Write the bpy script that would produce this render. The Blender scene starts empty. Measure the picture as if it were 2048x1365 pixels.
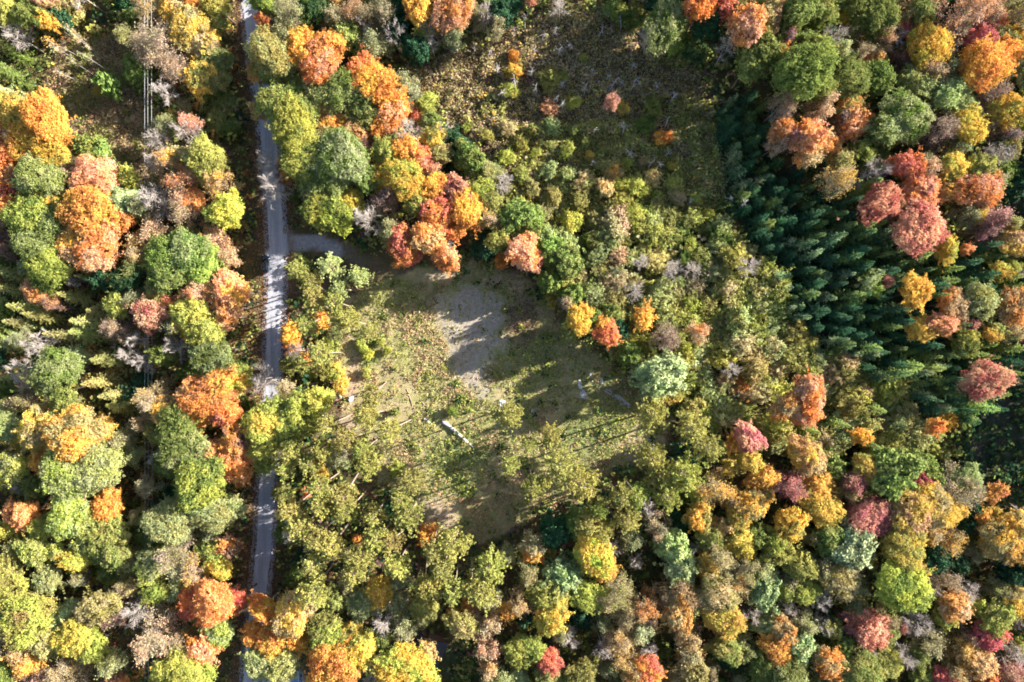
import bpy, math, random
import numpy as np

# ------------------------------------------------------------------ camera, sky, sun, exposure
SC = bpy.context.scene
COL = SC.collection
H = 170.7                      # flying height of the drone, metres
MPP = 0.125                    # metres per photograph pixel on the ground
CX, CY = 1024.0, 682.5
cam_d = bpy.data.cameras.new('camera')
cam_d.sensor_width = 36.0; cam_d.lens = 24.0
cam_d.clip_start = 1.0; cam_d.clip_end = 2000.0
cam = bpy.data.objects.new('camera', cam_d); COL.objects.link(cam)
cam.location = (0, 0, H); cam.rotation_euler = (0, 0, 0)
SC.camera = cam

SUN_EL = math.radians(23.5)
SUN_AZ = math.radians(19.0)    # counter-clockwise from +X
sun_dir = np.array([math.cos(SUN_EL) * math.cos(SUN_AZ), math.cos(SUN_EL) * math.sin(SUN_AZ), math.sin(SUN_EL)])
w = bpy.data.worlds.new('World'); SC.world = w; w.use_nodes = True
nt = w.node_tree; nt.nodes.clear()
sky = nt.nodes.new('ShaderNodeTexSky'); sky.sky_type = 'NISHITA'; sky.sun_disc = False
sky.sun_elevation = SUN_EL; sky.sun_rotation = math.radians(90) - SUN_AZ
bg = nt.nodes.new('ShaderNodeBackground'); bg.inputs['Strength'].default_value = 0.08
wo = nt.nodes.new('ShaderNodeOutputWorld')
nt.links.new(sky.outputs[0], bg.inputs[0]); nt.links.new(bg.outputs[0], wo.inputs[0])
sl = bpy.data.lights.new('sun', 'SUN'); sl.energy = 5.0; sl.angle = math.radians(0.5); sl.color = (1.0, 0.945, 0.87)
so = bpy.data.objects.new('sun', sl); COL.objects.link(so); so.location = (60, 20, 80)
so.rotation_euler = (math.radians(90) - SUN_EL, 0, SUN_AZ + math.radians(90))
SC.view_settings.view_transform = 'Standard'; SC.view_settings.look = 'None'
SC.view_settings.exposure = 1.85; SC.view_settings.gamma = 1.0
SC.view_settings.use_curve_mapping = False
SC.cycles.use_denoising = True; SC.cycles.denoiser = 'OPENIMAGEDENOISE'; SC.cycles.denoising_input_passes = 'RGB_ALBEDO_NORMAL'; SC.cycles.denoising_prefilter = 'ACCURATE'
SC.cycles.use_adaptive_sampling = True; SC.cycles.adaptive_threshold = 0.025; SC.cycles.adaptive_min_samples = 24
SC.cycles.pixel_filter_type = 'BLACKMAN_HARRIS'; SC.cycles.filter_width = 1.8
SC.cycles.max_bounces = 4; SC.cycles.diffuse_bounces = 3; SC.cycles.transmission_bounces = 2
SC.cycles.glossy_bounces = 2; SC.cycles.transparent_max_bounces = 2
SC.cycles.caustics_reflective = False; SC.cycles.caustics_refractive = False

RNG = np.random.default_rng(7)
random.seed(7)

def at(px, py, z=0.0):
    k = MPP * (H - z) / H
    return ((px - CX) * k, (CY - py) * k, z)

def lin(r, g, b):
    f = lambda c: ((c / 255.0 + 0.055) / 1.055) ** 2.4 if c > 10 else c / 255.0 / 12.92
    return (f(r), f(g), f(b))

# ------------------------------------------------------------------ materials
def new_mat(name):
    m = bpy.data.materials.new(name); m.use_nodes = True
    m.node_tree.nodes.clear()
    return m, m.node_tree.nodes, m.node_tree.links

def N(nodes, t, **kw):
    n = nodes.new(t)
    for k, v in kw.items(): setattr(n, k, v)
    return n

def leaf_material(name, transl, scale):
    """two object tones blended by low noise, by clump and by leaf"""
    m, ns, lk = new_mat(name)
    oi = N(ns, 'ShaderNodeObjectInfo')
    a2 = N(ns, 'ShaderNodeAttribute', attribute_type='OBJECT', attribute_name='tone')
    cv = N(ns, 'ShaderNodeAttribute', attribute_type='GEOMETRY', attribute_name='cv')
    lv = N(ns, 'ShaderNodeAttribute', attribute_type='GEOMETRY', attribute_name='lv')
    tc = N(ns, 'ShaderNodeTexCoord')
    mul = N(ns, 'ShaderNodeMath', operation='MULTIPLY'); mul.inputs[1].default_value = 60
    lk.new(oi.outputs['Random'], mul.inputs[0])
    add = N(ns, 'ShaderNodeVectorMath', operation='ADD')
    lk.new(tc.outputs['Object'], add.inputs[0]); lk.new(mul.outputs[0], add.inputs[1])
    no = N(ns, 'ShaderNodeTexNoise'); no.inputs['Scale'].default_value = scale; no.inputs['Detail'].default_value = 2
    lk.new(add.outputs[0], no.inputs['Vector'])
    s1 = N(ns, 'ShaderNodeMapRange'); s1.inputs[1].default_value = 0.4; s1.inputs[2].default_value = 0.62
    lk.new(no.outputs[0], s1.inputs[0])
    m1 = N(ns, 'ShaderNodeMath', operation='MULTIPLY_ADD'); m1.inputs[1].default_value = 0.6; m1.inputs[2].default_value = -0.3
    lk.new(cv.outputs['Fac'], m1.inputs[0])
    ad = N(ns, 'ShaderNodeMath', operation='ADD', use_clamp=True)
    lk.new(s1.outputs[0], ad.inputs[0]); lk.new(m1.outputs[0], ad.inputs[1])
    mx = N(ns, 'ShaderNodeMix', data_type='RGBA')
    lk.new(ad.outputs[0], mx.inputs[0]); lk.new(oi.outputs['Color'], mx.inputs[6]); lk.new(a2.outputs['Color'], mx.inputs[7])
    hs = N(ns, 'ShaderNodeHueSaturation')
    lk.new(mx.outputs[2], hs.inputs['Color'])
    v = N(ns, 'ShaderNodeMapRange'); v.inputs[3].default_value = 0.62; v.inputs[4].default_value = 1.3
    av = N(ns, 'ShaderNodeMath', operation='MULTIPLY_ADD'); av.inputs[1].default_value = 0.5
    hv = N(ns, 'ShaderNodeMath', operation='MULTIPLY'); hv.inputs[1].default_value = 0.5
    lk.new(lv.outputs['Fac'], hv.inputs[0]); lk.new(cv.outputs['Fac'], av.inputs[0]); lk.new(hv.outputs[0], av.inputs[2])
    lk.new(av.outputs[0], v.inputs[0]); lk.new(v.outputs[0], hs.inputs['Value'])
    h = N(ns, 'ShaderNodeMapRange'); h.inputs[3].default_value = 0.485; h.inputs[4].default_value = 0.515
    lk.new(lv.outputs['Fac'], h.inputs[0]); lk.new(h.outputs[0], hs.inputs['Hue'])
    df = N(ns, 'ShaderNodeBsdfDiffuse'); tr = N(ns, 'ShaderNodeBsdfTranslucent')
    lk.new(hs.outputs[0], df.inputs[0]); lk.new(hs.outputs[0], tr.inputs[0])
    ms = N(ns, 'ShaderNodeMixShader'); ms.inputs[0].default_value = transl
    lk.new(df.outputs[0], ms.inputs[1]); lk.new(tr.outputs[0], ms.inputs[2])
    o = N(ns, 'ShaderNodeOutputMaterial'); lk.new(ms.outputs[0], o.inputs[0])
    return m

M_LEAF = leaf_material('autumn_leaf', 0.38, 0.28)
M_NEEDLE = leaf_material('pine_needle', 0.18, 0.3)

def plain(name, rgb, rough=0.7, metallic=0.0, noise=0.0, nscale=3.0, bump=0.0, spec=0.3):
    m, ns, lk = new_mat(name)
    b = N(ns, 'ShaderNodeBsdfPrincipled')
    b.inputs['Base Color'].default_value = (*rgb, 1); b.inputs['Roughness'].default_value = rough
    b.inputs['Metallic'].default_value = metallic; b.inputs['Specular IOR Level'].default_value = spec
    if noise or bump:
        tc = N(ns, 'ShaderNodeTexCoord'); no = N(ns, 'ShaderNodeTexNoise')
        no.inputs['Scale'].default_value = nscale; no.inputs['Detail'].default_value = 5
        lk.new(tc.outputs['Object'], no.inputs['Vector'])
        if noise:
            mr = N(ns, 'ShaderNodeMapRange'); mr.inputs[1].default_value = 0.3; mr.inputs[2].default_value = 0.7
            mr.inputs[3].default_value = 1 - noise; mr.inputs[4].default_value = 1 + noise
            lk.new(no.outputs[0], mr.inputs[0])
            hs = N(ns, 'ShaderNodeHueSaturation'); hs.inputs['Color'].default_value = (*rgb, 1)
            lk.new(mr.outputs[0], hs.inputs['Value']); lk.new(hs.outputs[0], b.inputs['Base Color'])
        if bump:
            bp = N(ns, 'ShaderNodeBump'); bp.inputs['Strength'].default_value = bump; bp.inputs['Distance'].default_value = 0.1
            lk.new(no.outputs[0], bp.inputs['Height']); lk.new(bp.outputs[0], b.inputs['Normal'])
    o = N(ns, 'ShaderNodeOutputMaterial'); lk.new(b.outputs[0], o.inputs[0])
    return m

M_BARK = plain('brown_bark', (0.13, 0.095, 0.07), 0.9, noise=0.35, nscale=2)
M_PINEBARK = plain('pine_bark', (0.36, 0.26, 0.2), 0.9, noise=0.3, nscale=2)
M_GREY = plain('grey_bark', (0.46, 0.4, 0.35), 0.9, noise=0.3, nscale=1.2)
M_TWIG = plain('tan_twig', (0.28, 0.21, 0.16), 0.9, noise=0.3, nscale=1.2)
M_BIRCH = plain('white_birch_bark', (0.47, 0.43, 0.39), 0.8, noise=0.6, nscale=3)
M_DEAD = plain('weathered_wood', (0.42, 0.38, 0.37), 0.9, noise=0.35, nscale=2)
M_STONE = plain('pale_stone', (0.5, 0.46, 0.44), 0.9, noise=0.3, nscale=1.5, bump=0.5)

def vcol_material(name, transl=0.0, rough=0.9, n1=1.2, n2=7.0, bump=0.6, var=0.35):
    """a mesh colour attribute broken up by noise"""
    m, ns, lk = new_mat(name)
    at_ = N(ns, 'ShaderNodeAttribute', attribute_type='GEOMETRY', attribute_name='col')
    if n1:
        tc = N(ns, 'ShaderNodeTexCoord')
        a = N(ns, 'ShaderNodeTexNoise'); a.inputs['Scale'].default_value = n1; a.inputs['Detail'].default_value = 8; a.inputs['Roughness'].default_value = 0.75
        lk.new(tc.outputs['Object'], a.inputs['Vector'])
        mr = N(ns, 'ShaderNodeMapRange'); mr.inputs[1].default_value = 0.3; mr.inputs[2].default_value = 0.7
        mr.inputs[3].default_value = 1 - var; mr.inputs[4].default_value = 1 + var
        lk.new(a.outputs[0], mr.inputs[0])
        b = N(ns, 'ShaderNodeTexNoise'); b.inputs['Scale'].default_value = n2; b.inputs['Detail'].default_value = 3
        lk.new(tc.outputs['Object'], b.inputs['Vector'])
        mr2 = N(ns, 'ShaderNodeMapRange'); mr2.inputs[1].default_value = 0.3; mr2.inputs[2].default_value = 0.7
        mr2.inputs[3].default_value = 0.75; mr2.inputs[4].default_value = 1.25
        lk.new(b.outputs[0], mr2.inputs[0])
        mm = N(ns, 'ShaderNodeMath', operation='MULTIPLY'); lk.new(mr.outputs[0], mm.inputs[0]); lk.new(mr2.outputs[0], mm.inputs[1])
        hs = N(ns, 'ShaderNodeHueSaturation'); lk.new(at_.outputs['Color'], hs.inputs['Color']); lk.new(mm.outputs[0], hs.inputs['Value'])
        src = hs.outputs[0]
    else:
        src = at_.outputs['Color']
    df = N(ns, 'ShaderNodeBsdfDiffuse'); lk.new(src, df.inputs[0])
    if n1 and bump:
        bp = N(ns, 'ShaderNodeBump'); bp.inputs['Strength'].default_value = bump; bp.inputs['Distance'].default_value = 0.25
        lk.new(b.outputs[0], bp.inputs['Height']); lk.new(bp.outputs[0], df.inputs['Normal'])
    o = N(ns, 'ShaderNodeOutputMaterial')
    if transl:
        tr = N(ns, 'ShaderNodeBsdfTranslucent'); lk.new(src, tr.inputs[0])
        ms = N(ns, 'ShaderNodeMixShader'); ms.inputs[0].default_value = transl
        lk.new(df.outputs[0], ms.inputs[1]); lk.new(tr.outputs[0], ms.inputs[2]); lk.new(ms.outputs[0], o.inputs[0])
    else:
        lk.new(df.outputs[0], o.inputs[0])
    return m

M_GROUND = vcol_material('forest_floor_and_soil')
M_COVER = vcol_material('low_plants', transl=0.25, n1=0)

# ------------------------------------------------------------------ mesh helpers
def mesh_np(name, V, F, mat, attrs=None, cols=None, smooth=False):
    """V (n,3); F (m,k) with constant k"""
    me = bpy.data.meshes.new(name)
    V = np.asarray(V, np.float32); F = np.asarray(F, np.int32)
    k = F.shape[1]
    me.vertices.add(len(V)); me.vertices.foreach_set('co', V.ravel())
    me.loops.add(F.size); me.loops.foreach_set('vertex_index', F.ravel())
    me.polygons.add(len(F))
    me.polygons.foreach_set('loop_start', np.arange(0, F.size, k, dtype=np.int32))
    me.polygons.foreach_set('loop_total', np.full(len(F), k, np.int32))
    if smooth: me.polygons.foreach_set('use_smooth', np.ones(len(F), bool))
    me.update(calc_edges=True)
    for an, av in (attrs or {}).items():
        a = me.attributes.new(an, 'FLOAT', 'FACE'); a.data.foreach_set('value', np.asarray(av, np.float32))
    if cols is not None:
        dom = 'FACE' if len(cols) == len(F) else 'POINT'
        a = me.attributes.new('col', 'FLOAT_COLOR', dom)
        c4 = np.ones((len(cols), 4), np.float32); c4[:, :3] = cols
        a.data.foreach_set('color', c4.ravel())
    me.materials.append(mat)
    return me

class MB:
    """mixed polygons, for hard things"""
    def __init__(self): self.v = []; self.f = []; self.s = []
    def add(self, vs, fs, smooth=False):
        b = len(self.v); self.v += [tuple(p) for p in vs]
        self.f += [tuple(b + i for i in f) for f in fs]; self.s += [smooth] * len(fs)
    def box(self, c, s, rz=0.0, taper=1.0):
        x, y, z = [q / 2 for q in s]
        P = [(-x, -y, -z), (x, -y, -z), (x, y, -z), (-x, y, -z), (-x * taper, -y * taper, z), (x * taper, -y * taper, z), (x * taper, y * taper, z), (-x * taper, y * taper, z)]
        cr, sr = math.cos(rz), math.sin(rz)
        self.add([(c[0] + p[0] * cr - p[1] * sr, c[1] + p[0] * sr + p[1] * cr, c[2] + p[2]) for p in P],
                 [(3, 2, 1, 0), (4, 5, 6, 7), (0, 1, 5, 4), (1, 2, 6, 5), (2, 3, 7, 6), (3, 0, 4, 7)])
    def tube(self, pts, rad, sides=6, caps=True, smooth=True):
        pts = [np.array(p, float) for p in pts]; n = len(pts); vs = []
        for i in range(n):
            t = pts[min(i + 1, n - 1)] - pts[max(i - 1, 0)]; t /= np.linalg.norm(t) + 1e-9
            u = np.cross(t, (0, 0, 1) if abs(t[2]) < 0.9 else (1, 0, 0)); u /= np.linalg.norm(u) + 1e-9
            v = np.cross(t, u)
            for k in range(sides):
                a = 2 * math.pi * k / sides
                vs.append(pts[i] + rad[i] * (math.cos(a) * u + math.sin(a) * v))
        fs = [(i * sides + k, i * sides + (k + 1) % sides, (i + 1) * sides + (k + 1) % sides, (i + 1) * sides + k) for i in range(n - 1) for k in range(sides)]
        if caps: fs += [tuple(range(sides))[::-1], tuple(range((n - 1) * sides, n * sides))]
        self.add(vs, fs, smooth)
    def mesh(self, name, mat):
        me = bpy.data.meshes.new(name); me.from_pydata(self.v, [], self.f); me.update()
        me.polygons.foreach_set('use_smooth', self.s); me.materials.append(mat)
        return me

def obj(name, me, parent=None, loc=(0, 0, 0), rz=0.0, scale=(1, 1, 1)):
    o = bpy.data.objects.new(name, me); COL.objects.link(o)
    o.location = loc; o.rotation_euler = (0, 0, rz); o.scale = scale
    if parent is not None: o.parent = parent
    return o

def tag(o, label=None, cat=None, group=None, kind=None):
    if label: o['label'] = label
    if cat: o['category'] = cat
    if group: o['group'] = group
    if kind: o['kind'] = kind
    return o

def empty(name, loc, rz=0.0):
    o = bpy.data.objects.new(name, None); COL.objects.link(o)
    o.empty_display_size = 0.3; o.location = loc; o.rotation_euler = (0, 0, rz)
    return o

def unit(a): return a / (np.linalg.norm(a, axis=-1, keepdims=True) + 1e-9)

def quads(c, n, size, aspect, rng, along=None):
    """flat leaves at c facing n; along gives the long axis"""
    k = len(c); n = unit(n)
    t = rng.normal(size=(k, 3)) if along is None else along
    t = unit(t - n * np.sum(t * n, 1, keepdims=True)); b = np.cross(n, t)
    hs = (np.asarray(size) * 0.5)[:, None]; t = t * hs * aspect; b = b * hs
    V = np.stack([c - t - b * .55, c + t * .25 - b, c + t + b * .3, c - t * .2 + b], 1)
    return V.reshape(-1, 3)

def quad_mesh(name, V, cv, lv, mat):
    n = len(V) // 4
    return mesh_np(name, V, np.arange(n * 4).reshape(n, 4), mat, {'cv': cv, 'lv': lv})

def inpoly(poly, x, y):
    x = np.asarray(x, float); y = np.asarray(y, float); r = np.zeros(x.shape, bool)
    n = len(poly); j = n - 1
    for i in range(n):
        xi, yi = poly[i]; xj, yj = poly[j]
        if yi != yj:
            r ^= ((yi > y) != (yj > y)) & (x < (xj - xi) * (y - yi) / (yj - yi) + xi)
        j = i
    return r

def polydist(line, x, y):
    d = np.full(np.shape(x), 1e9)
    for (ax, ay), (bx, by) in zip(line[:-1], line[1:]):
        L2 = (bx - ax) ** 2 + (by - ay) ** 2
        t = np.clip(((x - ax) * (bx - ax) + (y - ay) * (by - ay)) / L2, 0, 1)
        d = np.minimum(d, np.hypot(x - ax - t * (bx - ax), y - ay - t * (by - ay)))
    return d

def vnoise(x, y, s, seed):
    """smooth value noise for masks, about 0..1"""
    r = np.random.default_rng(seed); T = r.random((256, 256))
    x = np.asarray(x) / s + 31.7; y = np.asarray(y) / s + 17.3
    xi = np.floor(x).astype(int); yi = np.floor(y).astype(int); fx = x - xi; fy = y - yi
    fx = fx * fx * (3 - 2 * fx); fy = fy * fy * (3 - 2 * fy)
    g = lambda a, b: T[a % 256, b % 256]
    return (g(xi, yi) * (1 - fx) + g(xi + 1, yi) * fx) * (1 - fy) + (g(xi, yi + 1) * (1 - fx) + g(xi + 1, yi + 1) * fx) * fy

# ------------------------------------------------------------------ map of the place, in photograph pixels on the ground
ROAD = [(496, -160), (498, -60), (500, 0), (511, 100), (528, 200), (539, 300), (548, 400), (553, 480), (552, 560), (549, 640), (546, 740), (543, 820), (536, 900), (533, 1000), (529, 1080), (521, 1160), (512, 1240), (505, 1300), (501, 1365), (496, 1450), (490, 1530)]
DRIVE = [(570, 488), (640, 488), (700, 508), (760, 535), (830, 552), (900, 548)]
DRIVE2 = [(505, 1352), (545, 1350), (620, 1352)]
CLEAR = [(600, 555), (690, 600), (760, 560), (850, 540), (960, 520), (1060, 560), (1100, 620), (1140, 670), (1200, 710), (1260, 750), (1330, 790), (1360, 830), (1330, 880), (1230, 940), (1150, 985), (1050, 1050), (960, 1085), (890, 1075), (835, 1040), (790, 980), (740, 940), (690, 900), (680, 800), (665, 700), (640, 630)]
MARSH = [(800, 150), (870, 120), (960, 90), (1090, 30), (1270, 20), (1390, 100), (1430, 250), (1450, 400), (1400, 450), (1250, 440), (1100, 480), (1050, 420), (980, 390), (920, 300), (860, 220)]
CUT = [(130, 90), (280, 60), (300, 180), (320, 260), (320, 390), (250, 390), (190, 330), (120, 230), (60, 190)]
GRAVEL = [(870, 600), (930, 562), (1010, 592), (1005, 680), (965, 738), (990, 800), (955, 800), (900, 735), (885, 660)]
THICKET = [(1050, 470), (1120, 480), (1250, 440), (1420, 450), (1500, 490), (1540, 560), (1560, 650), (1640, 700), (1760, 770), (1850, 850), (1890, 930), (1760, 890), (1640, 890), (1520, 880), (1420, 880), (1345, 810), (1270, 735), (1200, 680), (1130, 610), (1090, 560)]
SPRUCE = [(1445, 170), (1500, 200), (1560, 330), (1640, 400), (1720, 450), (1800, 480), (1900, 500), (1990, 520), (2040, 570), (2020, 640), (2000, 720), (1960, 800), (1890, 850), (1850, 835), (1760, 770), (1640, 695), (1570, 640), (1535, 560), (1500, 480), (1455, 400), (1435, 250)]
DARKRIGHT = [(1985, 330), (2070, 300), (2070, 470), (2000, 440)]
DARKRIGHT2 = [(1960, 790), (2000, 690), (2080, 660), (2080, 1010), (1960, 985), (1900, 930)]
YARD = [(880, 1300), (960, 1290), (960, 1365), (860, 1365)]

# ------------------------------------------------------------------ ground
GS = 1.0
gx = np.arange(-235, 235.1, GS); gy = np.arange(-160, 160.1, GS)
GX, GY = np.meshgrid(gx, gy); nx, ny = len(gx), len(gy)
PX = GX / MPP + CX; PY = CY - GY / MPP
wob = 14 * (vnoise(PX, PY, 25, 1) - .5); wob2 = 14 * (vnoise(PX, PY, 25, 2) - .5)
qx, qy = PX + wob, PY + wob2
n40, n90, n15 = vnoise(PX, PY, 40, 3), vnoise(PX, PY, 90, 4), vnoise(PX, PY, 15, 5)
litter = np.array([0.13, 0.088, 0.052]); moss = np.array([0.085, 0.085, 0.033]); orange = np.array([0.3, 0.15, 0.055])
C = litter + (moss - litter) * np.clip(n40 * 1.8 - .5, 0, 1)[..., None]
C = C + (orange - C) * (np.clip(n15 * 1.6 - .75, 0, 1) * np.where(PX < 520, 0.8, 0.3))[..., None]
def paint(mask, col, amount=1.0):
    global C
    a = (np.asarray(mask, float) * amount)[..., None]
    C = C * (1 - a) + np.array(col) * a
straw, grass, green, dirt, gravel = (0.34, 0.28, 0.14), (0.25, 0.245, 0.09), (0.13, 0.165, 0.062), (0.38, 0.275, 0.195), (0.34, 0.285, 0.245)
cl = inpoly(CLEAR, qx, qy)
paint(cl, straw); paint(cl & (n40 > .45), grass, .75); paint(cl & (n15 > .62), straw, .6)
for ex, ey, rx, ry, c, a in [(910, 920, 70, 60, green, .7), (1190, 870, 85, 45, green, .8), (830, 700, 55, 80, grass, .9), (735, 690, 30, 40, green, .6),
                             (705, 745, 16, 70, dirt, .95), (700, 860, 22, 50, dirt, .9), (790, 790, 45, 45, dirt, .5), (870, 1030, 60, 35, dirt, .8), (1290, 900, 60, 40, dirt, .6), (770, 870, 40, 22, dirt, .55),
                             (880, 555, 45, 14, dirt, .7), (1000, 555, 50, 18, dirt, .7), (1040, 640, 35, 60, (0.2, 0.12, 0.07), .8), (1180, 650, 60, 50, green, .6), (1230, 780, 60, 45, green, .7), (760, 910, 50, 15, dirt, .7), (1130, 800, 40, 30, straw, .6)]:
    d = ((qx - ex) / rx) ** 2 + ((qy - ey) / ry) ** 2
    paint(np.clip(1.25 - d, 0, 1) * np.clip(n15 * 2.2, 0.2, 1), c, a)
gd = polydist(GRAVEL + GRAVEL[:1], qx, qy); gi = np.where(inpoly(GRAVEL, qx, qy), gd, -gd)
paint(np.clip(gi / 26 + .35 + (n15 - .5) * 1.1, 0, 1), gravel, .8)
ma = inpoly(MARSH, qx, qy)
paint(ma, (0.11, 0.065, 0.035)); paint(ma & (n40 + (PX - 1000) / 900 > .6), (0.15, 0.125, 0.04), .7)
paint(inpoly(THICKET, qx, qy), (0.11, 0.1, 0.04), .8)
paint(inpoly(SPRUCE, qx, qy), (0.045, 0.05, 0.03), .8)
cu = inpoly(CUT, qx, qy); paint(cu, (0.4, 0.3, 0.17)); paint(cu & (n15 > .55), (0.15, 0.13, 0.05), .7)
paint(inpoly(DARKRIGHT, qx, qy) | inpoly(DARKRIGHT2, qx, qy), (0.05, 0.055, 0.04), .9)  # ground darkened here to stand in for the deep shade
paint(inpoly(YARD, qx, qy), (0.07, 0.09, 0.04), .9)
dr = polydist(DRIVE, qx, qy); paint(np.clip((20 - dr) / 12 + (n15 - .5) * .8, 0, 1) * np.clip((760 - PX) / 120, .12, .8), (0.27, 0.22, 0.19), .7)
dr1 = polydist([(560, 487), (600, 486), (640, 487), (672, 498)], qx, qy); paint(np.clip((20 - dr1) / 7 + (n15 - .5) * .7, 0, 1), (0.36, 0.35, 0.37), .85)
rd = polydist(ROAD, PX, PY)
paint(np.clip((44 - rd) / 14, 0, 1) * np.clip(n15 * 1.6, .2, 1), (0.17, 0.1, 0.06), .6)
GZ = 0.35 * (vnoise(PX, PY, 60, 8) - .5) + 0.22 * (vnoise(PX, PY, 12, 9) - .5)
flat = np.clip((np.minimum(np.minimum(rd, dr), polydist(DRIVE2, PX, PY)) - 30) / 40, 0, 1); GZ = GZ * flat
GZ = np.where(ma, GZ - 0.1, GZ)
V = np.stack([GX, GY, GZ], -1).reshape(-1, 3)
idx = np.arange(nx * ny).reshape(ny, nx)
F = np.stack([idx[:-1, :-1], idx[:-1, 1:], idx[1:, 1:], idx[1:, :-1]], -1).reshape(-1, 4)
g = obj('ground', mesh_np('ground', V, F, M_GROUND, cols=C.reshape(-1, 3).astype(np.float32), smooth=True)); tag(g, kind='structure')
# wide terrain beyond, to the horizon
mb = MB()
for x0, x1, y0, y1 in [(-900, 900, 160, 900), (-900, 900, -900, -160), (-900, -235, -160, 160), (235, 900, -160, 160)]:
    mb.add([(x0, y0, -.1), (x1, y0, -.1), (x1, y1, -.1), (x0, y1, -.1)], [(0, 1, 2, 3)])
tag(obj('terrain', mb.mesh('terrain', plain('far_ground', (0.1, 0.085, 0.045), .95, noise=.5, nscale=.05))), kind='structure')

def gz(px, py):
    ix = np.clip(((np.asarray(px) - CX) * MPP + 235) / GS, 0, nx - 1).astype(int)
    iy = np.clip(((CY - np.asarray(py)) * MPP + 160) / GS, 0, ny - 1).astype(int)
    return GZ[iy, ix]

# road: a crowned strip of pale gravel
def resample(line, step):
    out = [line[0]]
    for (ax, ay), (bx, by) in zip(line[:-1], line[1:]):
        n = max(1, int(math.hypot(bx - ax, by - ay) / step))
        out += [(ax + (bx - ax) * i / n, ay + (by - ay) * i / n) for i in range(1, n + 1)]
    return out
def smooth_line(line, k=3):
    P = np.array(resample(line, 8), float)
    for _ in range(k * 3): P[1:-1] = (P[:-2] + 2 * P[1:-1] + P[2:]) / 4
    return P
def strip(name, line, halfw, z, crown, mat, seed):
    P = smooth_line(line); r = np.random.default_rng(seed)
    T = np.gradient(P, axis=0); T = unit(T); Nn = np.stack([-T[:, 1], T[:, 0]], 1)
    cols = np.linspace(-1, 1, 17); vs = []
    jl = r.normal(0, 1.3, len(P)); jr = r.normal(0, 1.3, len(P))
    for i, (p, n) in enumerate(zip(P, Nn)):
        for c in cols:
            e = halfw + (jl[i] if c < 0 else jr[i]) * (abs(c) > .9)
            q = p + n * c * e
            x, y, _ = at(q[0], q[1]); vs.append((x, y, z + crown * (1 - c * c)))
    k = len(cols)
    fs = [(i * k + j, i * k + j + 1, (i + 1) * k + j + 1, (i + 1) * k + j) for i in range(len(P) - 1) for j in range(k - 1)]
    me = mesh_np(name, np.array(vs), np.array(fs), mat, smooth=True)
    ua = me.attributes.new('across', 'FLOAT', 'POINT'); ua.data.foreach_set('value', np.tile(cols, len(P)).astype(np.float32))
    return tag(obj(name, me), kind='structure')

def road_material():
    m, ns, lk = new_mat('pale_gravel_road')
    tc = N(ns, 'ShaderNodeTexCoord')
    a = N(ns, 'ShaderNodeTexNoise'); a.inputs['Scale'].default_value = 5; a.inputs['Detail'].default_value = 8
    lk.new(tc.outputs['Object'], a.inputs['Vector'])
    mp = N(ns, 'ShaderNodeMapping'); mp.inputs['Scale'].default_value = (0.9, 0.06, 1)
    lk.new(tc.outputs['Object'], mp.inputs['Vector'])
    s = N(ns, 'ShaderNodeTexNoise'); s.inputs['Scale'].default_value = 1.6; s.inputs['Detail'].default_value = 3
    lk.new(mp.outputs[0], s.inputs['Vector'])
    r1 = N(ns, 'ShaderNodeMapRange'); r1.inputs[1].default_value = .3; r1.inputs[2].default_value = .7; r1.inputs[3].default_value = .8; r1.inputs[4].default_value = 1.15
    lk.new(a.outputs[0], r1.inputs[0])
    r2 = N(ns, 'ShaderNodeMapRange'); r2.inputs[1].default_value = .3; r2.inputs[2].default_value = .7; r2.inputs[3].default_value = .82; r2.inputs[4].default_value = 1.12
    lk.new(s.outputs[0], r2.inputs[0])
    mm0 = N(ns, 'ShaderNodeMath', operation='MULTIPLY'); lk.new(r1.outputs[0], mm0.inputs[0]); lk.new(r2.outputs[0], mm0.inputs[1])
    ac = N(ns, 'ShaderNodeAttribute', attribute_type='GEOMETRY', attribute_name='across')
    ab = N(ns, 'ShaderNodeMath', operation='ABSOLUTE'); lk.new(ac.outputs['Fac'], ab.inputs[0])
    rp = N(ns, 'ShaderNodeValToRGB'); lk.new(ab.outputs[0], rp.inputs[0])
    el = rp.color_ramp.elements; el[0].position = 0; el[0].color = (.84, .84, .84, 1); el[1].position = 1; el[1].color = (.62, .62, .62, 1)
    for p_, v_ in ((.2, .88), (.42, 1.0), (.58, 1.0), (.8, .86)):
        q_ = el.new(p_); q_.color = (v_, v_, v_, 1)
    mm = N(ns, 'ShaderNodeMath', operation='MULTIPLY'); lk.new(mm0.outputs[0], mm.inputs[0]); lk.new(rp.outputs[0], mm.inputs[1])
    hs = N(ns, 'ShaderNodeHueSaturation'); hs.inputs['Color'].default_value = (0.43, 0.43, 0.465, 1); lk.new(mm.outputs[0], hs.inputs['Value'])
    b = N(ns, 'ShaderNodeBsdfPrincipled'); b.inputs['Roughness'].default_value = .85; b.inputs['Specular IOR Level'].default_value = .2
    lk.new(hs.outputs[0], b.inputs['Base Color'])
    bp = N(ns, 'ShaderNodeBump'); bp.inputs['Strength'].default_value = .3; bp.inputs['Distance'].default_value = .05
    lk.new(a.outputs[0], bp.inputs['Height']); lk.new(bp.outputs[0], b.inputs['Normal'])
    o = N(ns, 'ShaderNodeOutputMaterial'); lk.new(b.outputs[0], o.inputs[0])
    return m
M_ROAD = road_material()
strip('road', ROAD, 24.5, 0.012, 0.07, M_ROAD, 1)
strip('side_driveway', [(500, 1352), (560, 1352), (640, 1356)], 16, 0.006, 0.02, M_ROAD, 3)

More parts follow.
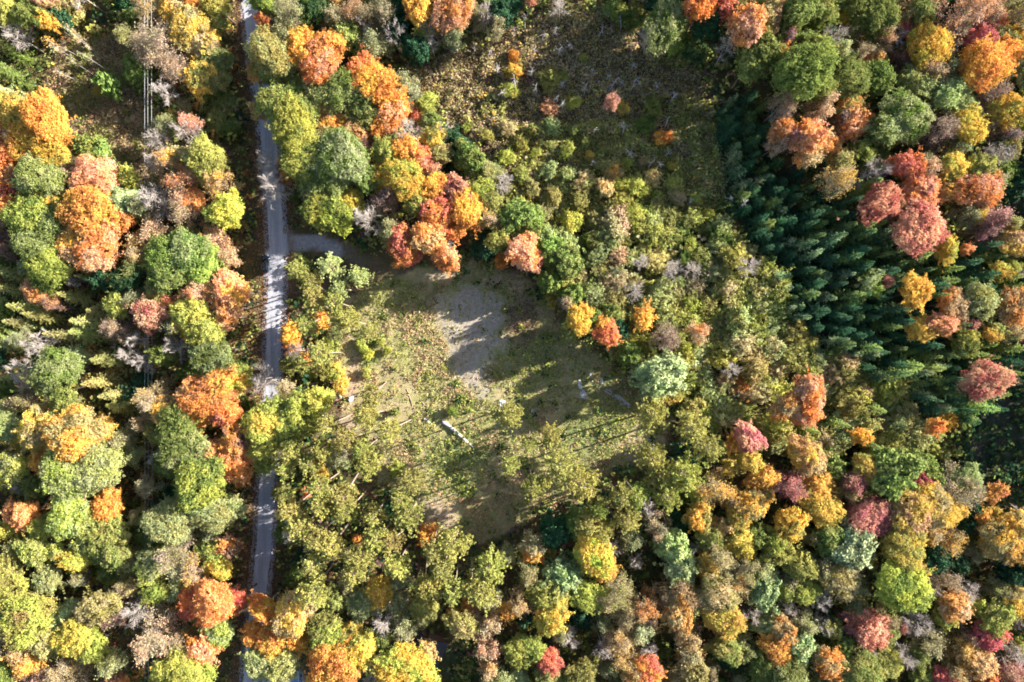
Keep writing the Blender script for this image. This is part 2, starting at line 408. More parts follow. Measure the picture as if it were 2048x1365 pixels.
# ------------------------------------------------------------------ trees: shared meshes
def crown_broad(name, rng, R, D, nl, leaf, sp, per, mat=None, prof='round', aspect=1.0, flat_=0.7, lobe=(.2, .4), fill=0.15):
    """lobes on an ellipsoid, leaf clumps on the lobes, leaves in the clumps; origin at the crown's centre"""
    i = np.arange(nl) + .5
    ph = i * 2.399963 + rng.uniform(0, 6.28); zz = 1 - 1.55 * i / nl + rng.normal(0, .06, nl)
    zz = np.clip(zz, -.75, 1); rr = np.sqrt(np.clip(1 - zz * zz, 0.02, 1))
    if prof == 'cone': rr = np.clip((1 - zz) / 1.5, .05, 1) * 1.0
    k = rng.uniform(.42, .92, nl)
    Cn = np.stack([np.cos(ph) * rr * R * k, np.sin(ph) * rr * R * k, zz * D / 2 * (k if prof == 'round' else .85)], 1)
    r = rng.uniform(lobe[0], lobe[1], nl) * R
    if prof == 'cone': r = r * (0.45 + .75 * np.clip((1 - zz) / 1.5, 0, 1))
    pts, nrm = [], []
    for c, q in zip(Cn, r):
        m = max(6, int(4 * math.pi * q * q / (sp * sp)))
        d = unit(rng.normal(size=(m, 3)))
        d = d[(d @ unit(c[None])[0] > -.35) | (d[:, 2] > .2)]
        p = c + d * q * np.where(rng.random((len(d), 1)) < .16, rng.uniform(1.1, 1.42, (len(d), 1)), rng.uniform(.8, 1.1, (len(d), 1))) * np.array([1, 1, .85])
        ok = np.ones(len(p), bool)
        for c2, q2 in zip(Cn, r):
            if c2 is not c: ok &= np.linalg.norm((p - c2) / np.array([1, 1, .85]), axis=1) > q2 * .78
        pts.append(p[ok]); nrm.append(d[ok])
    ns = int(10 * R + 10)
    dv = unit(rng.normal(size=(ns, 3)) + np.array([0, 0, .15]))
    for q in range(ns):
        st = dv[q] * np.array([R, R, D / 2]) * rng.uniform(.7, .9); dirn = dv[q] + rng.normal(0, .3, 3); m = rng.integers(2, 5)
        pts.append(st + dirn * (np.arange(m)[:, None] + .5) * sp * .75); nrm.append(np.repeat(dv[q][None], m, 0))
    nf = int(sum(map(len, pts)) * fill)
    pts.append(rng.normal(size=(nf, 3)) * np.array([R, R, D / 2]) * .38); nrm.append(unit(rng.normal(size=(nf, 3)) + np.array([0, 0, .6])))
    P = np.concatenate(pts); Nn = np.concatenate(nrm); n = len(P)
    u_ = unit(P / np.array([R, R, D / 2])); wv = np.zeros(n)
    for q in range(5):
        kv = rng.normal(size=3) * (1.6 + .7 * q); wv += np.sin(u_ @ kv + rng.uniform(0, 6.28)) / (1.5 + .5 * q)
    P = P * (1 + .14 * wv)[:, None] * np.array([1, 1, .9])
    cvv = rng.random(n)
    off = rng.normal(size=(n, per, 3)) * sp * .42 * np.array([1, 1, flat_])
    pos = (P[:, None] + off).reshape(-1, 3)
    nn = (Nn[:, None] * .8 + np.array([0, 0, .45]) + rng.normal(size=(n, per, 3)) * .5).reshape(-1, 3)
    sz = leaf * rng.uniform(.7, 1.3, len(pos))
    Vq = quads(pos, nn, sz, aspect, rng)
    return quad_mesh(name, Vq, np.repeat(cvv, per), rng.random(len(pos)), mat or M_LEAF)

def limbs(name, rng, R, top, cz, mat, tr, n=7, sides=5, two=False):
    """trunk with limbs reaching into a crown whose centre is cz up"""
    mb = MB()
    lean = rng.normal(0, .02 * top, 2)
    def stem(ox, oy, s):
        pts = [(ox, oy, -.4), (ox + lean[0] * .3, oy + lean[1] * .3, cz * .5), (lean[0] * .7 + ox * 1.5, lean[1] * .7 + oy * 1.5, cz), (lean[0] + ox * 2, lean[1] + oy * 2, top * .93)]
        mb.tube(pts, [tr * 1.35 * s, tr * s, tr * .62 * s, tr * .15], sides)
    if two:
        for a in rng.uniform(0, 6.28, 4): stem(.25 * math.cos(a), .25 * math.sin(a), .6)
    else: stem(0, 0, 1)
    for i in range(n):
        a = i * 2.4 + rng.uniform(-.4, .4); z0 = rng.uniform(.55, 1.0) * cz
        L = R * rng.uniform(.55, .85); z1 = z0 + L * rng.uniform(.4, .9)
        mid = (math.cos(a) * L * .5, math.sin(a) * L * .5, z0 + (z1 - z0) * .62)
        mb.tube([(lean[0] * .5, lean[1] * .5, z0), mid, (math.cos(a) * L, math.sin(a) * L, min(z1, top * .95))], [tr * .42, tr * .28, tr * .07], 4, caps=False)
    return mb.mesh(name, mat)

def branch_cloud(rng, R, top, cz, tr, depth=5, spread=.62, twig=.028, nprim=9, tips_out=None, droop=0.0):
    """recursive bare crown; returns trunk tubes and branch prisms (triangular) as two MB-like arrays"""
    trunk = MB(); segs = []
    lean = rng.normal(0, .025 * top, 2)
    z0 = max(.18 * top, cz - R * 1.0)
    ax = [np.array([lean[0] * t, lean[1] * t, top * .93 * t]) for t in (0, .25, .5, .75, 1)]
    trunk.tube([(0, 0, -.4)] + ax[1:], [tr * 1.3, tr * 1.0, tr * .8, tr * .45, tr * .1], 6)
    def grow(p, d, L, r, k):
        nseg = 3; q = p
        for s in range(nseg):
            d = unit((d + rng.normal(0, .16, 3) + np.array([0, 0, .07 - droop]))[None])[0]
            q2 = q + d * L / nseg; r2 = max(twig * .5, r * (1 - .2))
            segs.append((q, q2, r, r2)); q = q2; r = r2
            if k > 0 and (s > 0 or k < depth):
                for _ in range(3):
                    e = unit((d + rng.normal(0, spread, 3))[None])[0]
                    grow(q, e, L * rng.uniform(.5, .72), max(twig, r * .55), k - 1)
        if tips_out is not None: tips_out.append((q, d))
    for i in range(nprim):
        t = i / nprim; z = z0 + (top * .9 - z0) * t
        a = i * 2.4 + rng.uniform(-.4, .4); el = .25 + .75 * t
        d = np.array([math.cos(a) * math.cos(el), math.sin(a) * math.cos(el), math.sin(el)])
        grow(np.array([lean[0] * z / top, lean[1] * z / top, z]), d, R * rng.uniform(.62, .85) * (1 - .35 * t), tr * .35 * (1 - .4 * t), depth - 3)
    return trunk, segs

def prism_mesh(name, segs, mat):
    A = np.array([s[0] for s in segs]); B = np.array([s[1] for s in segs]); ra = np.array([s[2] for s in segs])[:, None]; rb = np.array([s[3] for s in segs])[:, None]
    t = unit(B - A); ref = np.where(np.abs(t[:, 2:3]) < .9, np.array([[0, 0, 1.]]), np.array([[1., 0, 0]]))
    u = unit(np.cross(t, ref)); v = np.cross(t, u); n = len(A); vs = []
    for P, r in ((A, ra), (B, rb)):
        for k in range(3):
            a = 2 * math.pi * k / 3; vs.append(P + r * (math.cos(a) * u + math.sin(a) * v))
    V = np.stack(vs, 1).reshape(-1, 3); b = (np.arange(n) * 6)[:, None]
    F = np.concatenate([b + np.array([[k, (k + 1) % 3, 3 + (k + 1) % 3, 3 + k]]) for k in range(3)])
    return mesh_np(name, V, F, mat, {'cv': np.tile(RNG.random(n), 3), 'lv': RNG.random(3 * n)}, smooth=False)

def tuft_quads(rng, P, D_, per, length, width):
    n = len(P)
    d = unit(D_[:, None] * .9 + np.array([0, 0, .35]) + rng.normal(size=(n, per, 3)) * .75).reshape(-1, 3)
    Lg = length * rng.uniform(.7, 1.25, n * per)
    c = np.repeat(P, per, 0) + d * Lg[:, None] * .5
    nn = unit(np.cross(d, rng.normal(size=d.shape)) + np.array([0, 0, .5]))
    return quads(c, nn, Lg * width, 1 / width, rng, along=d)

def pine(name, rng, Hh, R, base=.71, whorls=8, per=15, tl=.46, up=.35):
    trunk = MB(); lean = rng.normal(0, .25, 2)
    trunk.tube([(0, 0, -.4), (lean[0] * .4, lean[1] * .4, Hh * .5), (lean[0], lean[1], Hh * .97)], [.26, .2, .05], 6)
    P, D_ = [], []
    for i in range(whorls):
        t = i / (whorls - 1); z = Hh * (base + (.985 - base) * t)
        L = R * (math.sin(math.pi * (.22 + .72 * (1 - t) * .9)) if t > .15 else .75) * rng.uniform(.85, 1.1)
        L = R * [.62, .9, 1, .97, .85, .7, .5, .25, .2][min(i, 8)] * rng.uniform(.85, 1.1)
        nb = rng.integers(5, 8)
        for k in range(nb):
            a = k * 6.283 / nb + rng.uniform(-.45, .45) + i; Lk = L * rng.uniform(.65, 1.12); e = up + .5 * t + rng.normal(0, .12)
            tip = np.array([math.cos(a) * Lk, math.sin(a) * Lk, Lk * math.sin(e) * .6])
            o = np.array([lean[0] * z / Hh, lean[1] * z / Hh, z])
            trunk.tube([o, o + tip * np.array([.5, .5, .3]), o + tip], [.05, .035, .015], 3, caps=False)
            for s in np.linspace(.42, 1.0, max(2, int(Lk / .42))):
                side = rng.normal(0, .14 + .26 * s * .6, 3) * np.array([1, 1, .5]) * Lk * .45
                P.append(o + tip * np.array([s, s, s ** 1.4]) + side); D_.append(unit((tip + side)[None])[0])
                if s > .55:
                    side = rng.normal(0, .2, 3) * np.array([1, 1, .4]) * Lk * .6
                    P.append(o + tip * np.array([s, s, s ** 1.4]) + side); D_.append(unit((tip + side)[None])[0])
    P.append(np.array([lean[0], lean[1], Hh])); D_.append(np.array([0, 0, 1.]))
    P = np.array(P); D_ = np.array(D_)
    Vq = tuft_quads(rng, P, D_, per, tl, .34)
    cvv = np.repeat(rng.random(len(P)), per)
    return trunk.mesh(name + '_trunk', M_PINEBARK), quad_mesh(name + '_crown', Vq, cvv, rng.random(len(cvv)), M_NEEDLE)

def spruce(name, rng, Hh, R):
    trunk = MB(); trunk.tube([(0, 0, -.4), (0, 0, Hh * .6), (0, 0, Hh * .99)], [.17, .1, .02], 6)
    P, Nn, A, S, cvv = [], [], [], [], []
    z = Hh * .08
    while z < Hh * .985:
        t = 1 - (z - Hh * .08) / (Hh * .92); L = R * (.9 * t + .1 * math.sqrt(t)) + .06
        nb = max(4, int(5 + 4 * t)); wob = rng.uniform(.78, 1.12)
        for k in range(nb):
            a = k * 6.283 / nb + rng.uniform(-.4, .4) + z * 3; Lk = L * wob * rng.uniform(.6, 1.25); dr = -.42 + .75 * (1 - t)
            d = np.array([math.cos(a), math.sin(a), dr]); s_ = np.array([-math.sin(a), math.cos(a), 0]); c = rng.random()
            m = max(1, int(Lk / .3))
            for j in range(m):
                f = (j + .6) / m; p = d * Lk * f + np.array([0, 0, z + .2 * f * f * Lk])
                wdt = .42 * (1 - f * .55) * min(1, Lk + .15)
                for sg in (-1, 1):
                    dd = unit((d * .9 + s_ * sg * .8 + np.array([0, 0, -.15]))[None])[0]
                    P.append(p + dd * wdt * .45 + rng.normal(0, .03, 3)); A.append(dd); Nn.append(np.array([0, 0, 1.]) + rng.normal(0, .35, 3) + d * .3); S.append(wdt); cvv.append(c)
            P.append(d * Lk * 1.04 + np.array([0, 0, z + .2 * Lk])); A.append(d); Nn.append(np.array([0, 0, 1.]) + d * .3); S.append(.3); cvv.append(c)
        z += .36 + .2 * t
    for q in range(4):
        P.append(np.array([0, 0, Hh - .15 - .12 * q])); A.append(np.array([0, 0, 1.])); Nn.append(np.array([math.cos(q), math.sin(q), 0.])); S.append(.36); cvv.append(.5)
    S = np.array(S); Vq = quads(np.array(P), np.array(Nn), S * .6, 2.1, rng, along=np.array(A))
    return trunk.mesh(name + '_trunk', M_BARK), quad_mesh(name + '_crown', Vq, np.array(cvv), rng.random(len(S)), M_NEEDLE)

VAR = {}
def rg(k): return np.random.default_rng(k)
# broad-leaved: (R0, D0) classes; crown origin at crown centre, trunk from the ground with nominal height
BROAD = {'L': (5.0, 7.6, 15.5), 'M': (3.2, 6.0, 12.5), 'S': (1.9, 4.6, 10.5)}
for cls, (R0, D0, H0) in BROAD.items():
    nl, sp, per = {'L': (32, .5, 9), 'M': (21, .44, 9), 'S': (13, .38, 8)}[cls]
    for i in range(5):
        cr = crown_broad(f'broad_crown_{cls}', rg(100 + i + 10 * ord(cls)), R0, D0, nl, .27 if cls != 'S' else .24, sp, per)
        tk = limbs(f'broad_trunk_{cls}', rg(200 + i), R0, H0, H0 - D0 * .5, M_BARK, .055 * R0 + .06)
        VAR.setdefault('m' + cls, []).append((cr, tk, R0, D0, H0))
for i in range(5):   # shrubs
    cr = crown_broad('shrub_foliage', rg(300 + i), 2.0, 2.6, 12, .22, .36, 8, flat_=.8)
    tk = limbs('shrub_stems', rg(320 + i), 1.6, 3.2, 1.7, M_BARK, .06, n=6, two=True)
    VAR.setdefault('u', []).append((cr, tk, 2.0, 2.6, 3.2))
for i in range(4):   # white pines, soft plumes
    cr = crown_broad('plume_crown', rg(340 + i), 3.4, 8.5, 34, .3, .5, 10, mat=M_NEEDLE, aspect=2.0, flat_=.4, lobe=(.2, .34), prof='round')
    tk = limbs('plume_trunk', rg(360 + i), 3.4, 15, 10.5, M_BARK, .22)
    VAR.setdefault('w', []).append((cr, tk, 3.4, 8.5, 15))
for i in range(4):   # cedars
    cr = crown_broad('cedar_crown', rg(380 + i), 2.0, 6.0, 26, .3, .4, 8, mat=M_NEEDLE, aspect=1.6, flat_=.8, lobe=(.3, .45), prof='cone')
    tk = limbs('cedar_trunk', rg(390 + i), 1.5, 7.5, 4, M_BARK, .14, n=4)
    VAR.setdefault('c', []).append((cr, tk, 2.0, 6.0, 7.5))
for i in range(6):
    tk, cr = pine('pine', rg(400 + i), 21.0, 3.6); VAR.setdefault('p', []).append((cr, tk, 3.6, None, 21.0))
for i in range(8):
    tk, cr = spruce('spruce', rg(420 + i), 12.5, 2.0); VAR.setdefault('s', []).append((cr, tk, 2.0, None, 12.5))
for i in range(4):   # bare and half-bare
    for cls, (R0, H0, npr) in {'L': (4.6, 14.0, 12), 'S': (2.4, 9.5, 9)}.items():
        tips = []
        trk, segs = branch_cloud(rg(440 + i + (10 if cls == 'S' else 0)), R0, H0, H0 - R0, .045 * R0, depth=5, nprim=npr, tips_out=tips, twig=.03 if cls == 'L' else .025)
        VAR.setdefault('b' + cls, []).append((prism_mesh('bare_branches', segs, M_GREY), trk.mesh('bare_trunk', M_GREY), R0, None, H0))
        r = rg(470 + i); tp = np.array([q for q, d in tips])
        per = 4; pos = (np.repeat(tp, per, 0) + r.normal(0, .22, (len(tp) * per, 3)))
        Vq = quads(pos, r.normal(size=pos.shape) + np.array([0, 0, .8]), .2 * r.uniform(.7, 1.4, len(pos)), 1.0, r)
        lf = quad_mesh('sparse_leaves', Vq, np.repeat(r.random(len(tp)), per), r.random(len(pos)), M_LEAF)
        brh = prism_mesh('half_bare_branches', segs, M_TWIG)
        VAR.setdefault('h' + cls, []).append((lf, brh, trk, R0, H0))
for i in range(6):   # dead snags: pole with broken limbs
    r = rg(500 + i); mb = MB(); hh = 6.0; ln = r.normal(0, .35, 2)
    mb.tube([(0, 0, -.3), (ln[0] * .4, ln[1] * .4, hh * .5), (ln[0], ln[1], hh)], [.13, .1, .035], 5)
    br = MB()
    for k in range(r.integers(6, 12)):
        z = r.uniform(.45, .98) * hh; a = r.uniform(0, 6.28); L = r.uniform(.6, 1.5) * (1.25 - z / hh * .5); o = np.array([ln[0] * z / hh, ln[1] * z / hh, z])
        e = np.array([math.cos(a) * L, math.sin(a) * L, L * r.uniform(-.1, .7)])
        br.tube([o, o + e * .6 + np.array([0, 0, -.05]), o + e], [.05, .035, .015], 3, caps=False)
        br.tube([o + e * .55, o + e * .55 + r.normal(0, .4, 3)], [.03, .012], 3, caps=False)
    VAR.setdefault('d', []).append((br.mesh('snag_branches', M_DEAD), mb.mesh('snag_trunk', M_DEAD), 1.3, None, hh))
for i in range(4):   # slender white birches with a few twigs and leaves
    r = rg(520 + i); mb = MB(); hh = 13.0; ln = r.normal(0, .5, 2)
    mb.tube([(0, 0, -.3), (ln[0] * .3, ln[1] * .3, hh * .5), (ln[0], ln[1], hh)], [.07, .055, .015], 5)
    P = []
    for k in range(16):
        z = r.uniform(.5, .97) * hh; a = r.uniform(0, 6.28); L = r.uniform(.5, 1.4); o = np.array([ln[0] * z / hh, ln[1] * z / hh, z])
        e = np.array([math.cos(a) * L, math.sin(a) * L, L * .8]); mb.tube([o, o + e], [.035, .012], 3, caps=False)
        P += [o + e * s for s in (.5, .7, .9, 1)]
    P = np.repeat(np.array(P), 4, 0) + r.normal(0, .22, (len(P) * 4, 3))
    cr = quad_mesh('birch_leaves', quads(P, r.normal(size=P.shape) + np.array([0, 0, .6]), .2 * r.uniform(.7, 1.3, len(P)), 1, r), r.random(len(P)), r.random(len(P)), M_LEAF)
    VAR.setdefault('n', []).append((cr, mb.mesh('birch_trunk', M_GREY), 1.4, None, hh))

TONE = {'Y': (234, 190, 92), 'O': (228, 156, 88), 'S': (224, 178, 138), 'R': (208, 124, 108), 'P': (206, 126, 128), 'G': (120, 134, 70), 'L': (182, 184, 92),
        'K': (160, 156, 92), 'D': (58, 88, 60), 'T': (196, 174, 130), 'M': (138, 110, 100), 'V': (170, 176, 120), 'W': (154, 166, 116), 'B': (182, 172, 160)}
WORD = {'Y': 'golden', 'O': 'orange', 'S': 'peach', 'R': 'coral', 'P': 'pink', 'G': 'green', 'L': 'lime', 'K': 'olive', 'D': 'dark-green',
        'T': 'tan', 'M': 'maroon', 'V': 'sage', 'W': 'blue-green', 'B': 'grey'}
LIN = {k: lin(*v) for k, v in TONE.items()}

def jit(c, rng, a=.1):
    v = 1 + rng.normal(0, a); h = rng.normal(0, a * .5, 3)
    return [float(min(.95, max(.004, q * v * (1 + d)))) for q, d in zip(c, h)]

PLACED = []      # (px, py, kind, tones, r_m, root) for the labels
def plant(px, py, r_px, code, rng, ground=False, hscale=1.0):
    """put one tree or shrub so that its crown stands over photograph pixel (px, py)"""
    t = code[0]; c1 = code[1] if len(code) > 1 else 'K'; c2 = code[2] if len(code) > 2 else c1
    Rg = r_px * MPP
    if t == 'm': h = (9.6 + 1.6 * Rg) * rng.uniform(.93, 1.07); hc = h * .66
    elif t in 'bh': h = (8.8 + 1.6 * Rg) * rng.uniform(.93, 1.07); hc = h * .66
    elif t == 'p': h = rng.uniform(20.5, 23.5); hc = h * .87
    elif t == 'w': h = min(19, 7 + 2.1 * Rg) * rng.uniform(.95, 1.05); hc = h * .64
    elif t == 'c': h = (2.5 + 2.4 * Rg) * rng.uniform(.9, 1.1); hc = h * .55
    elif t == 's': h = rng.uniform(8.0, 16.5) if ground else rng.uniform(12, 16.5); hc = h * .5
    elif t == 'u': h = (0.9 + 1.45 * Rg) * rng.uniform(.9, 1.15); hc = h * .6
    elif t == 'd': h = rng.uniform(4.0, 7.5); hc = h * .7
    elif t == 'n': h = rng.uniform(11, 14.5); hc = h * .7
    if t in 'mhbw' and 1330 < px < 1640 and py < 330: hscale = 1.3
    if t == 's' and ground and px < 1580: hscale = .75
    if t in 'mh' and 260 < px < 470 and py < 200: hscale = .74
    h *= hscale; hc *= hscale
    if ground: hc = 0
    x, y, _ = at(px, py, hc); R = Rg * (H - hc) / H
    z = float(gz(x / MPP + CX, CY - y / MPP)) - .03
    name = {'m': 'broadleaf_tree', 'b': 'bare_tree', 'h': 'half_bare_tree', 'p': 'pine_tree', 'w': 'white_pine', 'c': 'cedar_tree', 's': 'spruce_tree', 'u': 'shrub', 'd': 'dead_snag', 'n': 'birch_tree'}[t]
    if t == 'm' and c1 in 'ORSP': name = 'maple_tree'
    root = empty(name, (x, y, z), rng.uniform(0, 6.283))
    if t == 'p': base_c = [min(.9, q * f) for q, f in zip(LIN[c1], (1.1, 1.1, .98))]
    elif t == 'h': base_c = [a_ * .68 + b_ * .32 for a_, b_ in zip(LIN[c1], LIN['B'])]
    elif t == 'u' and ground: base_c = [q * 1.22 for q in LIN[c1]]
    elif t == 's' and px > 1650: base_c = [q * 1.2 for q in LIN[c1]]  # right-hand spruces lightened in colour for their sunlit tips
    else: base_c = LIN[c1]
    if px > 1000 and py > 880 and t in 'mh' and c1 in 'OSTMY' and c2 != 'R': base_c = [a_ * .66 + b_ * .34 for a_, b_ in zip(base_c, LIN['K'])]
    tone1 = jit(base_c, rng); tone2 = jit(LIN[c2] if c2 != c1 else [q * 1.12 for q in base_c], rng, .12)
    def paint_(o):
        o.color = (*tone1, 1); o['tone'] = tone2
    if c2 == c1 and t in 'mhu':
        alt = {'Y': 'LOK', 'O': 'YSR', 'S': 'OTK', 'R': 'SOM', 'P': 'SMR', 'G': 'KLV', 'L': 'YKG', 'K': 'LTG', 'D': 'GK', 'T': 'KYS', 'M': 'TS', 'V': 'KLG', 'W': 'VG', 'B': 'T'}[c1]
        q = LIN[alt[rng.integers(len(alt))]]; f = rng.uniform(.3, .7); tone2 = jit([a_ * (1 - f) + b_ * f for a_, b_ in zip(base_c, q)], rng, .1)
    el = rng.uniform(.84, 1.19); root.rotation_euler = (rng.normal(0, .05), rng.normal(0, .05), root.rotation_euler[2])
    if t in 'mwcu':
        key = t if t != 'm' else 'm' + ('L' if R > 4.1 else 'M' if R > 2.5 else 'S')
        cr, tk, R0, D0, H0 = VAR[key][rng.integers(len(VAR[key]))]
        depth = {'m': min(h * .62, max(1.55 * R, .42 * h)), 'w': h * .72, 'c': h * .9, 'u': h * .86}[t]
        s = R / R0 * 1.04
        o = obj('foliage' if t == 'u' else 'crown', cr, root, (0, 0, h - depth * .5), 0, (s * el, s / el, depth / D0)); paint_(o)
        obj('stems' if t == 'u' else 'trunk', tk, root, (0, 0, 0), 0, (s, s, h / H0))
    elif t in 'psdn':
        cr, tk, R0, _, H0 = VAR[t][rng.integers(len(VAR[t]))]
        s = R / R0 if t != 'd' else max(.6, R / R0)
        if t == 'n': s = 1.0
        o = obj('branches' if t == 'd' else 'crown', cr, root, (0, 0, 0), 0, (s, s, h / H0)); paint_(o)
        obj('trunk', tk, root, (0, 0, 0), 0, ((s, s, h / H0) if t != 'p' else (s, s, h / H0)))
    elif t == 'b':
        cr, tk, R0, _, H0 = VAR['bL' if R > 3.2 else 'bS'][rng.integers(4)]
        s = R / R0 * 1.05
        obj('branches', cr, root, (0, 0, 0), 0, (s, s, h / H0)); obj('trunk', tk, root, (0, 0, 0), 0, (s, s, h / H0))
    elif t == 'h':
        lf, br, trk, R0, H0 = VAR['hL' if R > 3.2 else 'hS'][rng.integers(4)]
        s = R / R0 * 1.05; sc = (s, s, h / H0)
        if not hasattr(trk, 'me'): trk.me = trk.mesh('half_bare_trunk', M_TWIG)
        o = obj('leaves', lf, root, (0, 0, 0), 0, sc); paint_(o)
        obj('branches', br, root, (0, 0, 0), 0, sc); obj('trunk', trk.me, root, (0, 0, 0), 0, sc)
    return root, R, c1, c2, x / MPP + CX, CY - y / MPP

